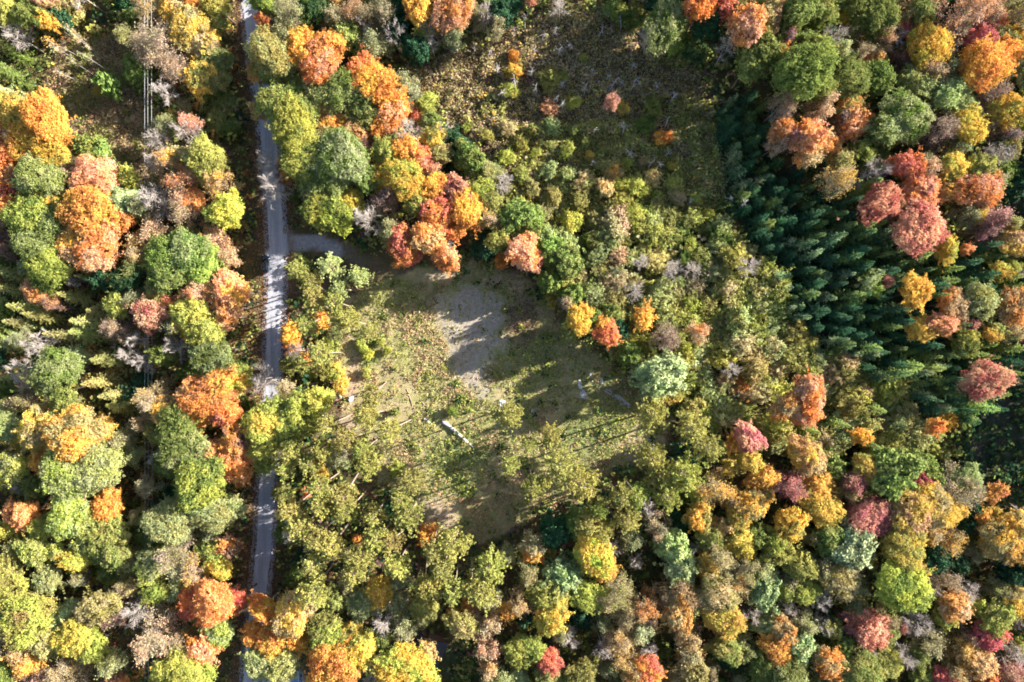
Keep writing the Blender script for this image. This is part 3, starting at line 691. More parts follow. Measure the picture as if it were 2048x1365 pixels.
# trees, a few conifers added to cast shade, the rest read off the photograph, by tile: x,y,radius in thirds of a photograph pixel, then kind and tones
TILES = {
(0, 0): """60,60,80,mL 200,110,80,mGK 300,20,70,mS 345,105,50,wD 320,150,45,mY 110,220,80,bB 70,300,80,sG 60,460,80,sG 60,590,85,wV 430,55,80,uKT 640,500,62,cG 590,545,30,uL
 1010,300,150,hT 900,60,85,hT 1055,50,95,mYT 1150,160,110,mYT 1245,190,80,hSY 1225,280,95,mYT 1290,370,75,mGK 1200,470,90,mKY 930,330,115,hT 1000,520,70,bB 1080,430,100,hT 1340,480,70,mK 1330,50,90,mL 1200,20,75,mO 1310,150,60,mK
 1100,640,50,uK 1270,620,70,uG 1350,600,60,uG 1290,720,60,uK 1370,760,60,uG 1130,745,55,hS 1130,820,70,bB 980,880,70,bB 1000,985,95,hTY 1065,950,60,mTY 940,985,55,bB 1290,970,108,mL 945,1240,120,bB 1120,1120,105,hTO 1200,1190,70,mO 1320,1110,105,hTY 1120,1280,105,hTS 1380,1265,100,mL
 110,700,105,mY 300,740,130,mYO 340,890,120,mY 200,880,110,mYO 60,800,60,mO 95,835,55,mS 40,950,90,mO 150,900,70,hS 220,1080,120,mGV 60,1080,80,mOS 60,1220,90,mRO 40,1330,60,mS 210,1290,120,mGL 330,1210,70,mLY 350,1330,90,mG
 550,925,88,wG 600,1075,115,mS 460,1060,65,hS 800,1090,60,mL 735,1195,90,wW 600,1270,135,mOY 480,1310,90,mSO 700,1320,90,mO 420,200,20,nT 500,270,20,nT 380,310,20,nT 450,380,20,nK 520,340,20,nK 400,440,20,nT 340,250,20,nY""",
(512, 0): """60,30,75,mG 170,100,110,hKV 50,170,42,mO 190,205,80,hKV 100,340,120,mKV 45,460,60,mOK 130,430,80,mK 300,330,105,mY 300,230,60,mY 440,290,95,mO 410,420,110,mSO 330,475,60,mOY 510,250,88,wG 640,390,60,wG
 480,140,70,hK 620,50,105,hOT 640,180,60,bB 720,110,90,hK 840,240,80,bB 790,80,95,hKT 480,10,50,hT 330,130,70,mD 380,60,70,mD 880,170,70,wD 600,480,90,mO 730,545,115,mOY 520,560,110,mG 620,590,90,mGV 400,570,90,mK 150,600,105,mK 280,690,115,mGK 240,560,80,mK 40,660,50,hYT
 410,690,80,mO 470,770,70,mOY 350,620,50,mO 660,700,95,mGK 850,630,90,mO 820,700,90,mSO 780,760,70,mO 600,815,75,mS 940,775,92,bB 270,830,140,mLG 540,950,150,mGV 330,960,125,mLG 450,1100,125,mG 640,1050,85,mG 90,990,90,bB 100,1140,110,bB 200,1050,60,mOM
 430,1230,115,mGL 500,1300,105,mGL 590,1200,62,mL 680,880,60,hSM 790,920,80,mK 880,900,82,mO 1000,950,80,mRO 1080,1030,80,hOT 790,1000,55,mS 770,1080,82,mY 900,1100,110,mLY 960,1255,65,mK 1070,1160,90,mOY 1090,1310,100,mOR 1235,1150,88,mSR 1260,1240,100,mOY 690,1290,110,bB 800,1220,85,hM
 880,510,75,hV 960,610,60,hV 1030,640,52,mL 965,690,38,mR 1050,740,55,mG 1130,800,62,bB 1075,840,70,mKY 1120,910,62,mK 1205,910,80,cD 1280,980,80,wG 1200,1010,62,cD 1340,1140,62,mL 1420,1010,60,hK 1460,1090,70,bB 1430,1200,62,mK 1500,1340,60,cG 1400,1340,60,hT 1340,1020,50,mG
 1010,50,95,mYO 1080,100,65,bB 1205,60,110,mSO 1225,140,62,mS 1320,100,62,hK 1380,110,72,bB 1060,180,60,hT 1000,220,40,mL 1180,245,60,hG 1480,90,62,wD 945,280,75,wD 930,60,70,wD 1050,265,50,bB 1260,760,26,uL 1520,540,45,uL 1500,20,60,wD 1440,180,50,hK""",
(1024, 0): """120,5,35,mR 300,40,60,bB 660,80,60,uG 745,95,62,uG 600,60,55,uG 910,170,118,mGV 830,240,60,bB 1120,60,105,mRO 1275,55,62,mR 1130,120,60,mR 1370,40,80,mK 1490,40,85,mGV 1380,195,100,mSO 1465,130,80,mS 1300,290,60,bB 1480,340,105,mG 1400,430,80,mG 1150,180,75,wD 1090,300,70,uD 990,60,70,wD 880,30,70,wD 1000,250,70,uG
 425,345,22,uL 225,640,46,uS 360,620,42,uL 590,640,46,hP 670,645,36,uYK 850,640,50,uG 800,740,50,uG 905,820,46,uYO 140,920,32,uL 335,905,45,uL 470,935,26,uY 610,1020,52,uTY 690,975,32,uL 960,995,26,uL 975,1100,50,uL 755,1120,62,uL 660,1120,50,uL 560,1000,42,uK 440,1080,62,uK 880,1170,32,uL 990,1180,46,uT 440,850,26,uK 545,880,26,uK 230,470,60,uK 300,460,32,uL 10,430,42,uY 10,340,32,uY 20,560,30,uL
 30,1290,90,wG 110,1320,82,wG 360,1330,60,uL 500,1330,50,uK 590,1250,55,uK 740,1290,70,uL 860,1230,50,uK 940,1300,60,uK 1080,1310,60,uK 640,1210,50,uL 420,1200,55,uK 250,1180,45,uK 120,1130,45,uK 60,1050,45,uK""",
(1536, 0): """30,80,60,mS 120,80,105,mG 250,80,90,mGK 410,30,62,mG 300,130,62,mG 200,110,50,mK 432,110,36,mLY 540,20,72,hK 640,100,115,mG 780,90,72,hOT 880,60,82,mG 1120,80,150,hS 1310,20,90,hS 1290,150,85,hM 1325,165,52,mR 1240,270,88,mRP 1460,110,115,hKY 1100,200,80,hM 1070,285,62,hM
 80,230,60,hMR 120,230,30,mR 170,260,60,mG 30,310,52,mG 70,350,52,mO 350,260,90,bB 660,250,90,hOT 750,270,80,bB 862,195,58,mRP 905,300,112,mY 760,390,60,hRM 1000,360,60,mGV 520,340,85,hT 610,350,62,mOT 1490,250,70,mY 1210,450,140,mYO 1380,370,90,mO 1480,380,90,hV 1490,480,80,mGV 930,440,90,hTS
 190,450,145,mG 260,350,82,mG 470,510,118,mG 640,500,90,mG 280,540,82,mG 860,560,100,mVK 1065,590,100,mV 1150,640,78,mV 780,700,130,mVG 680,790,100,mGV 1300,570,90,hM 1430,670,110,mYL 1505,640,70,mYL 1140,770,105,mY 1000,800,110,hM 860,810,62,hM 1260,730,70,hM 1400,820,70,hMR 1500,790,62,mK
 80,640,90,hTM 60,700,52,bB 70,790,66,mO 310,670,70,hT 470,640,88,mKO 500,760,90,mOS 230,820,88,mSO 330,870,80,mOT 140,850,62,hP 210,950,60,mOT 420,750,80,hTM 510,920,62,mG 40,880,52,hM 650,1030,100,bB 810,1010,88,mRO 400,1090,105,hTY 600,1130,80,sG 1070,990,80,mLY 1220,1040,90,mKL 930,990,60,hK 1320,920,100,bB 1420,890,60,mK 1380,1040,60,wG
 940,1080,90,hTS 900,1150,100,mSO 1060,1150,80,mTY 1220,1170,118,mSO 880,1225,70,hT 670,1230,112,mRS 880,1340,110,mRS 1300,1310,80,hPM 1140,1320,72,hK 1240,1290,52,mY 630,1345,70,sG""",
(0, 455): """50,100,80,hSM 240,130,118,mG 310,250,108,mGL 330,335,70,mG 470,110,108,mSY 600,150,118,mOS 640,40,90,mO 850,120,70,hT 840,205,90,hT 1020,160,110,mG 1180,140,128,mGV 1060,270,100,mG 1240,250,108,mGL 1300,80,80,hSY 950,30,80,hS 1370,200,70,hS
 30,260,60,sK 75,300,52,sK 60,390,62,sK 180,480,80,sK 250,540,62,sK 100,580,62,sK 440,420,70,sK 590,500,72,sK 530,560,80,sK 722,480,66,mL 380,650,62,sK 510,640,80,sK 40,710,62,sK 630,800,80,sK 590,920,72,sK 700,1000,72,sK 740,1080,80,sK 250,400,70,mOS 340,440,50,hOM 460,310,42,bB 540,310,42,sK 650,290,80,wD 780,330,90,mD
 930,530,90,mRS 1010,480,62,mRO 1150,420,60,hS 1270,390,95,hSO 1420,380,90,mSY 1390,480,80,mOS 960,400,70,mK 1160,520,100,mL 1180,580,90,mLY 1250,640,90,mL 1320,730,108,mGV 1240,760,80,mGV 1350,590,52,mS 1090,720,76,bB 1000,760,62,wG 680,630,90,hSM 260,680,70,bB 240,740,60,bB
 380,850,122,mG 420,770,80,sV 430,960,90,mG 20,1080,70,mVG 40,1190,82,mGV 190,1080,80,hTK 340,1060,62,sK 470,1110,70,sK 40,900,52,sK 240,1160,60,sK 240,1220,98,mYT 150,1310,52,mY 500,1240,140,mYT 420,1300,90,mY 620,1200,80,mYT 490,1160,52,bB 640,1340,62,mGL 310,1310,52,bB
 930,1000,90,hT 950,1060,90,hT 1020,1100,80,mTY 890,1180,52,hT 960,1230,62,mK 1130,1220,118,mG 1150,1300,125,mGV 1230,1330,100,mV 1160,1000,90,mOS 1270,1010,125,mO 1330,930,100,mYO 1420,920,62,mLY 1380,1110,90,mOR 1220,1100,90,mOY 1400,1270,90,mOM 1490,1170,60,mG 1450,860,62,mLG 1490,1080,45,uG""",
(512, 455): """430,260,82,pV 600,285,62,pV 480,340,60,pV 250,280,62,pK 285,350,62,pK 300,470,80,pK 260,525,70,pK 440,450,70,pK 505,515,70,pK 590,580,70,pK 640,625,60,pK 390,570,50,uY 210,640,62,uYO 255,745,50,bB 220,720,50,uO 285,790,48,uO 230,820,70,uK 380,760,70,pK 430,720,60,uL 470,870,60,uYL 500,940,50,uY 470,650,48,uG 410,850,60,uK 330,865,35,uL 30,910,95,bB
 130,1110,90,mL 260,1080,90,mL 380,1030,90,mL 90,1210,115,mL 210,1260,90,mLG 330,1170,80,mL 60,1310,80,mL 690,960,70,pK 680,1150,80,pK 860,1210,72,pK 530,1310,80,pK 380,1310,70,pK 620,1350,60,pK 450,1180,60,pK
 870,110,92,mRO 920,170,70,mRO 1060,110,92,mOS 1125,180,82,mOS 1190,40,60,mO 1160,85,48,bB 1380,100,62,cD 1440,60,60,mK 1480,200,50,uO 640,730,28,uL 675,765,28,uL 660,870,26,uL 830,1110,26,uG 745,690,24,uL 790,740,24,uL 620,690,24,uL 1180,1110,32,uG""",
(1024, 455): """70,190,98,mSO 135,215,50,mSR 240,170,80,wG 300,220,88,wG 370,190,52,wG 410,290,52,uT 520,160,72,uV 240,430,46,uYK 320,450,46,hM 410,560,68,mY 440,520,45,mY 580,620,72,mO 540,590,55,mOY 560,560,45,mY 790,550,62,mY 740,520,60,uK 970,260,60,bB 1090,260,50,bB 740,390,56,bB 800,215,50,bB 1440,240,60,bB 1330,850,50,bB 560,515,58,wG 690,680,60,uGV
 930,660,90,hTM 1100,640,60,hTO 900,880,125,wW 960,1010,60,uYK 1390,970,70,uTO 1320,1280,52,mY 1420,1270,82,mPS 1410,1360,42,mY 830,1190,90,pK 1050,1215,100,pK 1150,1310,90,pK 850,1350,58,bB 330,400,62,wG 480,540,55,wG 640,640,60,wD 700,760,60,wG 200,330,58,wG 30,1110,80,pK 220,1200,62,pK 120,1290,50,pK""",  # the run of green white pines here is added to shade the clearing
(1536, 455): """860,70,125,mRS 1290,10,80,hPM 1450,90,90,mTY 1050,150,70,mYL 1160,130,36,mO 1360,235,56,mLY 1440,230,42,mK 1500,280,50,bB 560,340,60,mGV 640,370,42,mG 715,325,32,hR 875,400,92,mY 910,590,70,mY 1080,460,90,mOT 1030,580,80,mS 1270,440,90,mKV 1440,460,90,mOT 1480,540,52,mSO 1310,610,60,mYK 1440,620,60,hT 1520,670,32,mR 1180,590,50,hR 1150,690,70,mGL
 1280,900,110,mSR 220,960,88,mSO 80,1070,72,mOT 210,1100,80,mSO 840,830,90,sG 970,850,60,sG 960,780,50,sG 1450,720,62,sG 1240,1080,72,sG 150,780,95,uK 60,850,70,uK 380,870,70,uT 480,980,70,uV 760,980,80,uK 780,1180,85,uKV 900,1250,95,uV 1080,1160,50,uY 980,1220,50,mYO 540,1250,50,mY 60,1300,70,uV 190,1330,88,mSY 640,1080,60,sG 250,1220,50,sG 600,1275,50,sG 420,1180,50,sG 1460,890,40,sG 1090,250,50,sG 1330,170,45,sG 1410,310,50,sG 1470,345,45,sG 1240,640,45,sG 1190,760,50,sG 1260,705,45,sG""",
(0, 910): """160,70,80,mVL 30,130,52,mL 330,20,70,mY 470,100,130,mVL 610,60,115,mV 560,160,82,mV 240,200,72,mG 690,280,80,mO 230,360,80,mO 130,330,60,mO 450,280,70,mTS 460,350,115,mLV 560,420,100,mLK 330,420,70,mL 90,430,60,mL 230,540,80,mKL 360,550,60,mLK 540,510,60,mLV 480,620,72,mL 700,450,98,mK 600,560,90,mGK 700,590,80,mK
 1060,50,80,mG 1200,150,150,mGL 1300,20,90,mOS 1400,60,98,mO 1440,110,60,mO 1090,310,90,mV 1030,420,108,mV 1300,340,115,mV 1380,300,80,mV 1100,570,140,hTK 950,650,100,mVL 1290,570,80,mL 1200,660,98,hTY 1320,650,70,mLY 1400,540,60,mOM 950,785,70,mL
 1220,750,72,bB 1160,850,80,mRO 1330,860,115,mO 1270,960,60,mO 1450,860,62,mOR 1320,1020,88,mLV 1220,1140,98,mOS 1330,1110,42,mO 60,700,88,mK 60,840,115,mKL 160,960,140,mLK 250,900,62,mKY 330,740,76,mVW 410,960,80,wV 490,1040,108,mL 600,1120,80,mL 600,900,98,mKT 680,950,80,hTM 860,900,98,bB 950,1050,155,hT
 200,1210,98,mTY 1100,1270,125,mL 1230,1280,90,mL 1060,1330,90,mL 720,1330,70,mOM 230,1330,80,hSM 60,1330,80,mG 280,1100,98,mK 450,1300,98,hT""",
(512, 910): """90,30,60,mL 200,60,80,pK 380,90,60,uY 330,30,70,pK 640,60,90,pK 510,190,90,pK 380,200,72,pK 940,140,76,pK 850,90,42,uL 210,320,80,pK 410,340,80,pK 560,320,80,pK 690,380,80,pK 850,270,60,pK 930,360,98,pK 260,460,80,pK 450,520,80,pK 340,510,80,pK 720,540,88,pK 820,580,80,pK 1190,560,105,pK 1030,560,72,pK 600,640,88,pK 590,720,72,pK 340,660,80,pK 330,820,108,pK 830,700,80,pK 970,740,72,pK 1120,700,72,pK 1060,800,80,pK 1170,820,80,pK 1390,680,105,pK 1380,810,105,pK 1260,780,72,pK
 740,820,78,mY 630,880,80,mVW 500,880,52,mK 1000,880,70,mK 1190,950,42,uY 1290,910,52,uO 600,510,28,uO 1030,490,60,uYO 150,230,50,uK 160,120,60,pK 300,230,30,uO 760,960,105,bB 60,900,80,mYO 250,940,108,mTY 150,960,62,mK 20,1060,62,mY 90,1100,90,mOY 270,1090,62,mY 40,1250,90,mV 160,1240,98,mV 430,1000,80,mK 420,1090,90,mGL 560,1060,80,mYK 640,1150,98,mYL 500,1230,140,mOY 420,1320,90,mOY 740,1110,60,mG 900,1220,145,mYL 1000,1150,62,mYT 850,1320,100,mYL 960,1330,60,mYL
 1240,1050,80,mK 1380,980,80,hT 1420,1170,80,hTS 1510,910,60,mO 1400,1280,60,hT 1480,1320,60,mV""",
(1024, 910): """20,90,60,pK 300,60,98,pK 120,180,70,pK 380,180,112,pK 240,190,42,pK 860,90,98,pK 930,170,80,pK 900,250,98,pK 1060,90,105,pK 760,250,80,pK 660,280,80,pK 530,290,60,pG 530,400,88,pK 680,410,88,pK 560,470,70,pK 480,600,115,mYL 560,660,70,mY 390,440,80,wG 240,470,90,wD 340,690,98,wW 430,820,98,mL 110,520,80,hT 140,600,50,mYO 230,585,32,mY
 900,430,70,hM 870,480,60,bB 960,570,90,wV 1010,650,90,wV 1130,660,70,mYK 1110,360,80,mKY 1090,540,50,bB 1170,480,80,mK 1300,60,50,mY 1420,40,70,mY 1190,180,108,hTY 1300,240,90,hTY 1110,240,52,mL 1490,150,80,mO 1490,250,60,mOK 1420,310,90,mTY 1320,370,70,mYK 1250,420,60,mOT 1340,470,80,mY 1440,480,60,mG 1260,600,108,hT 1390,640,98,hTK 1370,550,60,mY 1350,770,80,hTO 1490,780,98,wW
 1000,790,88,hOT 930,850,70,hT 980,930,90,mOT 650,830,108,hTK 780,900,90,hTO 660,920,80,hT 840,1000,52,bB 1190,830,108,mKT 1270,950,108,mY 1180,930,60,mK 1290,1040,70,mY 1420,940,60,bB 1510,1030,60,wV 60,890,90,hOT 220,800,98,mK 240,950,98,mLY 80,1190,90,mL 110,1110,70,mGL 230,1220,70,mR 650,1110,98,hT 680,1200,98,hT 700,1270,70,hT 820,1300,108,mOR 1060,1080,80,hT 1060,1160,80,hT 1250,1150,80,mK 1510,1110,60,mO 1480,1290,80,mG 1090,1280,90,mK 430,1260,80,mK 30,1320,60,wV 220,1320,70,mKV 900,1180,42,cG""",
(1536, 910): """240,20,90,mS 110,170,108,hP 290,180,88,mY 290,340,108,mY 350,60,80,wG 480,130,80,hSP 600,120,70,mY 580,50,70,mYK 720,130,125,wG 780,200,80,wG 440,220,80,hT 510,240,50,mL 840,90,42,mR 900,170,70,mRP 980,250,70,mRP 1120,190,125,hKT 1180,130,80,mV 930,50,80,wG 570,360,115,mP 830,340,115,mYT 980,330,108,mYT 1080,320,80,mY 920,430,60,mO
 110,400,90,mKY 40,540,90,mKL 370,490,90,mKG 460,580,115,wW 540,470,80,mS 750,540,115,mYK 840,680,80,mY 910,490,80,hTY 1080,500,90,hTY 980,600,90,wD 1090,630,70,wD 1310,240,60,mO 1260,390,60,mY 1310,340,42,mY 1440,410,98,mTY 1340,500,108,mTY 1450,540,90,mYT 1190,380,60,wD 1190,310,60,wD 1400,590,60,hK
 190,650,80,mK 220,780,70,mL 400,720,108,mK 740,800,145,mLG 100,800,60,mK 90,720,60,hT 110,920,60,bB 20,800,42,wV 590,1030,98,mRS 510,1010,80,hP 600,1130,60,bB 760,1010,50,hRM 690,1080,60,mKV 870,980,98,bB 1070,900,88,mOT 1030,990,50,mL 1270,1050,80,mRP 1340,930,98,mK 1450,890,80,mTY 1220,890,50,mL 1040,740,98,hM 940,770,60,bB 1180,770,80,bB 1490,980,60,bB
 320,970,60,bB 350,1030,52,mK 420,1120,70,wG 170,1170,90,wV 60,1040,70,mOT 30,1000,60,wV 80,1160,88,mO 340,1210,88,mTO 530,1290,118,mK 700,1270,80,mKL 800,1200,98,bB 100,1320,108,mGV 880,1190,50,mK 960,1080,80,hK 1100,1140,80,hT 1220,1220,98,mOS 1260,1285,60,mO 1020,1310,70,mRP 1080,1270,70,hT 1250,1345,70,mRO 1400,1290,80,hSP 1490,1340,60,mO 1430,1170,90,bB 1500,1180,60,mKL 900,1320,60,mK 1490,600,90,wD 1480,720,80,wD 1150,1090,70,hM""",
}
trng = np.random.default_rng(2024)
for (ox, oy), txt in TILES.items():
    for tok in txt.split():
        a, b, r, code = tok.split(',')
        px, py = ox + float(a) / 3, oy + float(b) / 3
        root, R, c1, c2, bx, by = plant(px, py, float(r) / 3, code, trng)
        PLACED.append(dict(px=px, py=py, t=code[0], c1=c1, c2=c2, R=R, root=root, bx=bx, by=by))

# look-alikes: thicket shrubs, stand spruces, marsh snags
def scatter(poly, spacing, rng, n_try=12000, avoid=None, existing=()):
    xs = [p[0] for p in poly]; ys = [p[1] for p in poly]
    pts = list(existing); out = []; s = spacing
    cell = {}
    def ok(x, y, s):
        cx_, cy_ = int(x // 40), int(y // 40)
        for i in range(cx_ - 1, cx_ + 2):
            for j in range(cy_ - 1, cy_ + 2):
                for (u, v, q) in cell.get((i, j), ()):
                    if (u - x) ** 2 + (v - y) ** 2 < max(s, q) ** 2: return False
        return True
    for (u, v, q) in pts: cell.setdefault((int(u // 40), int(v // 40)), []).append((u, v, q))
    X = rng.uniform(min(xs), max(xs), n_try); Y = rng.uniform(min(ys), max(ys), n_try); I = inpoly(poly, X, Y)
    for x, y, i in zip(X, Y, I):
        if i and ok(x, y, s):
            out.append((x, y)); cell.setdefault((int(x // 40), int(y // 40)), []).append((x, y, s))
    return out
ex = [(e['bx'], e['by'], e['R'] / MPP * .55) for e in PLACED if e['t'] in 'muwcsbh']
srng = np.random.default_rng(5)
pal = ['uK', 'uKL', 'uKV', 'uV', 'uVK', 'uKT', 'uKG', 'uLK', 'uKL', 'uGV', 'uVT']
for x, y in scatter(THICKET, 26, srng, existing=ex):
    code = pal[srng.integers(len(pal))]
    r_, R_, c1_, c2_, bx_, by_ = plant(x, y, srng.uniform(11, 28), code, srng, ground=True, hscale=srng.uniform(.85, 1.5))
    PLACED.append(dict(px=x, py=y, t='u', c1=c1_, c2=c2_, R=R_, root=r_, bx=x, by=y))
for x, y in scatter(SPRUCE, 21, srng, existing=[(a, b, c * .6) for a, b, c in ex]):
    r_, R_, c1_, c2_, bx_, by_ = plant(x, y, srng.uniform(12, 23), ['sD', 'sDG', 'sD', 'sDW', 'sGD', 'sD'][srng.integers(6)], srng, ground=True)
    PLACED.append(dict(px=x, py=y, t='s', c1=c1_, c2=c2_, R=R_, root=r_, bx=x, by=y, stand=True))
for x, y in scatter([(960, 250), (1100, 240), (1300, 330), (1430, 420), (1400, 450), (1250, 440), (1100, 480), (1040, 420), (990, 350)], 34, srng, existing=ex):
    r_, R_, c1_, c2_, bx_, by_ = plant(x, y, srng.uniform(8, 17), ['uK', 'uL', 'uKL', 'uKT', 'uT', 'uLY', 'uV'][srng.integers(7)], srng, ground=True, hscale=srng.uniform(.9, 1.5))
    PLACED.append(dict(px=x, py=y, t='u', c1=c1_, c2=c2_, R=R_, root=r_, bx=x, by=y))
nfill = 0
HOUSEP = [(800, 1225), (930, 1260), (900, 1380), (770, 1350)]
exf = [(e['bx'], e['by'], e['R'] / MPP * (.72 if e['t'] in 'mhbpw' else .5)) for e in PLACED]
for x, y in scatter([(0, 0), (2048, 0), (2048, 1365), (0, 1365)], 33, srng, n_try=5000, existing=exf):
    if any(inpoly(pl, np.array([x]), np.array([y]))[0] for pl in (CLEAR, MARSH, CUT, THICKET, SPRUCE, DARKRIGHT, DARKRIGHT2, HOUSEP, YARD)): continue
    if 1380 < x < 1600 and 300 < y < 520: continue
    if polydist(ROAD, np.array([x]), np.array([y]))[0] < 55 or polydist(DRIVE, np.array([x]), np.array([y]))[0] < 40 or (x < 700 and y > 1320): continue
    code = ['hK', 'hK', 'cD', 'hL', 'hV', 'hTK', 'cG', 'hG', 'bB', 'cG'][srng.integers(10)]
    r_, R_, c1_, c2_, bx_, by_ = plant(x, y, srng.uniform(15, 25), code, srng, ground=True)
    k_ = H / (H - 9.0); PLACED.append(dict(px=CX + (x - CX) * k_, py=CY + (y - CY) * k_, t=code[0], c1=c1_, c2=c2_, R=R_, root=r_, bx=x, by=y))
    nfill += 1
SNAG = "20,185 80,130 190,190 245,170 140,300 360,265 280,300 125,440 305,500 440,545 270,590 310,630 590,520 490,420 580,450 620,470 660,480 730,385 725,520 880,515 970,590 500,780 680,775 710,910 830,970 890,980 940,740 940,915 150,540 1070,1220 1330,1175 1390,1240 1290,1345 480,965 530,185 670,140 20,500 -60,560 -150,320 -350,300 -230,280 -90,420"
for tok in SNAG.split():
    a, b = map(float, tok.split(','))
    r_, R_, c1_, c2_, bx_, by_ = plant(1024 + a / 3, b / 3, srng.uniform(9, 15), 'dB', srng)
    PLACED.append(dict(px=1024 + a / 3, py=b / 3, t='d', c1='B', c2='B', R=R_, root=r_, bx=bx_, by=by_))

# labels for these: look first, then where it stands, then its place in the row of look-alikes
def zone(px, py):
    row = 0 if py < 230 else 1 if py < 455 else 2 if py < 680 else 3 if py < 910 else 4 if py < 1140 else 5
    if px < 295:
        return ['left of the power lines at the top edge', 'left of the power lines by the cut', 'far left, level with the parked car', 'far left, level with the clearing', 'far left, below the clearing\'s level', 'in the bottom left corner'][row]
    if px < 520:
        return ['between power lines and road at the top', 'beside the road above the parked car', 'left of the road below the parked car', 'left of the road opposite the clearing', 'left of the road below the clearing', 'left of the road at the bottom edge'][row]
    if px < 800:
        return ['right of the road at the top edge', 'between the road and the marsh', 'between the road and the clearing', 'right of the road beside the clearing', 'in the pine grove right of the road', 'right of the road at the bottom edge'][row]
    if px < 1060:
        return ['above the marsh\'s left end', 'on the marsh\'s left bank', 'at the clearing\'s upper end', 'inside the clearing', 'at the clearing\'s lower edge', 'beside the half-hidden slate roof'][row]
    if px < 1300:
        return ['in the shaded upper marsh', 'in the sunlit lower marsh', 'on the thicket\'s left edge by the clearing', 'inside the clearing\'s right end', 'below the clearing\'s right end', 'at the bottom edge, just right of centre'][row]
    if px < 1560:
        return ['on the marsh\'s upper right bank', 'on the marsh\'s right side', 'inside the thicket', 'in the thicket\'s lower half', 'below the thicket', 'at the bottom edge, right of centre'][row]
    if px < 1800:
        return ['above the spruce stand at the top', 'above the spruce stand', 'inside the spruce stand', 'below the spruce stand', 'in the mixed wood below the spruces', 'at the bottom edge, towards the right corner'][row]
    return ['in the top right corner', 'at the right edge above the spruces', 'right of the spruce stand', 'at the right edge beside dark shade', 'at the right edge below dark shade', 'in the bottom right corner'][row]
KIND = {'m': 'tree', 'b': 'bare tree', 'h': 'half-bare tree', 'p': 'tall pine', 'w': 'white pine', 'c': 'cedar', 's': 'pointed spruce', 'u': 'shrub', 'd': 'dead snag', 'n': 'thin white birch'}
CAT = {'m': 'tree', 'b': 'bare tree', 'h': 'tree', 'p': 'pine tree', 'w': 'pine tree', 'c': 'cedar', 's': 'spruce', 'u': 'shrub', 'd': 'dead tree', 'n': 'birch'}
GRP = {'m': 'broad-leaved autumn trees', 'b': 'leafless trees', 'h': 'half-bare autumn trees', 'p': 'tall pines', 'w': 'white pines', 'c': 'cedars', 's': 'spruces', 'u': 'low shrubs', 'd': 'dead snags', 'n': 'slender birches'}
ORD = ['first', 'second', 'third', 'fourth', 'fifth', 'sixth', 'seventh', 'eighth', 'ninth', 'tenth', 'eleventh', 'twelfth', 'thirteenth', 'fourteenth', 'fifteenth', 'sixteenth', 'seventeenth', 'eighteenth'] + ['nineteenth', 'twentieth', 'twenty-first', 'twenty-second', 'twenty-third', 'twenty-fourth', 'twenty-fifth'] * 4
buckets = {}
for e in PLACED:
    sz = {'u': ('small', 'broad', 1.9), 'm': ('small', 'large', 3.3), 'h': ('small', 'large', 3.0), 'b': ('small', 'large', 2.6), 'd': ('narrow', 'spreading', 1.5), 's': ('slim', 'broad', 1.6), 'p': ('slim', 'broad', 3.2)}.get(e['t'])
    size = '' if sz is None else (sz[0] if e['R'] < sz[2] else sz[1])
    colr = WORD[e['c1']] + ((' and ' + WORD[e['c2']]) if e['c2'] != e['c1'] else '')
    look = ' '.join(q for q in (size, colr, KIND[e['t']]) if q)
    e['look'] = look
for e in PLACED:
    zn = zone(e['px'], e['py'])
    if e.get('stand'):
        an = min((q for q in PLACED if q['t'] in 'mh'), key=lambda q: (q['bx'] - e['bx']) ** 2 + (q['by'] - e['by']) ** 2)
        if math.hypot(an['bx'] - e['bx'], an['by'] - e['by']) < 75: zn = 'by the ' + an['look']
        else: zn = 'deep in the spruce stand\'s ' + ('upper left end' if e['by'] < 330 else 'upper half' if e['by'] < 480 else 'middle' if e['by'] < 640 else 'lower end')
    buckets.setdefault((e['look'], zn), []).append(e)
for (look, zn), es in buckets.items():
    horiz = max(q['px'] for q in es) - min(q['px'] for q in es) >= max(q['py'] for q in es) - min(q['py'] for q in es)
    es.sort(key=lambda q: q['px'] if horiz else q['py'])
    for i, e in enumerate(es):
        pre = ''
        if len(es) > 1:
            if i == 0: pre = 'leftmost ' if horiz else 'topmost '
            elif i == len(es) - 1: pre = 'rightmost ' if horiz else 'lowest '
            else: pre = ORD[i] + (' from left, ' if horiz else ' from top, ')
        lb = f'{pre}{look} {zn}'
        if len(lb.split()) > 16: lb = lb.replace(' half-bare tree', ' tree').replace(' and ' + WORD[e['c2']], '', 1)
        if len(lb.split()) > 16: lb = ' '.join(lb.replace(' pointed', '').split()[:16])
        tag(e['root'], lb, 'maple tree' if e['root'].name.startswith('maple') else CAT[e['t']], GRP[e['t']])

# ------------------------------------------------------------------ woodland beyond the photograph's edge (one mass)
wr = np.random.default_rng(77)
def low_crowns(spots):
    Vs, cs = [], []
    for x, y, R, h, c in spots:
        k = 270; d = unit(wr.normal(size=(k, 3))); d[:, 2] = np.abs(d[:, 2]) * 1.1 - .35
        lob = 1 + .22 * np.sin(d[:, 0] * 5 + x) * np.cos(d[:, 1] * 6 + y)
        p = d * np.array([R, R, h * .3]) * (lob * wr.uniform(.72, 1.05, k))[:, None] + np.array([x, y, h * .66])
        Vs.append(quads(p, d + wr.normal(0, .6, (k, 3)) + np.array([0, 0, .3]), .95 * wr.uniform(.6, 1.3, k), 1, wr))
        cs.append(np.array(c) * wr.uniform(.6, 1.25, (k, 1)))
    return np.concatenate(Vs), np.concatenate(cs)
spots = []
ring = scatter([(-420, -330), (2480, -330), (2480, 1700), (-420, 1700)], 46, wr, n_try=9000)
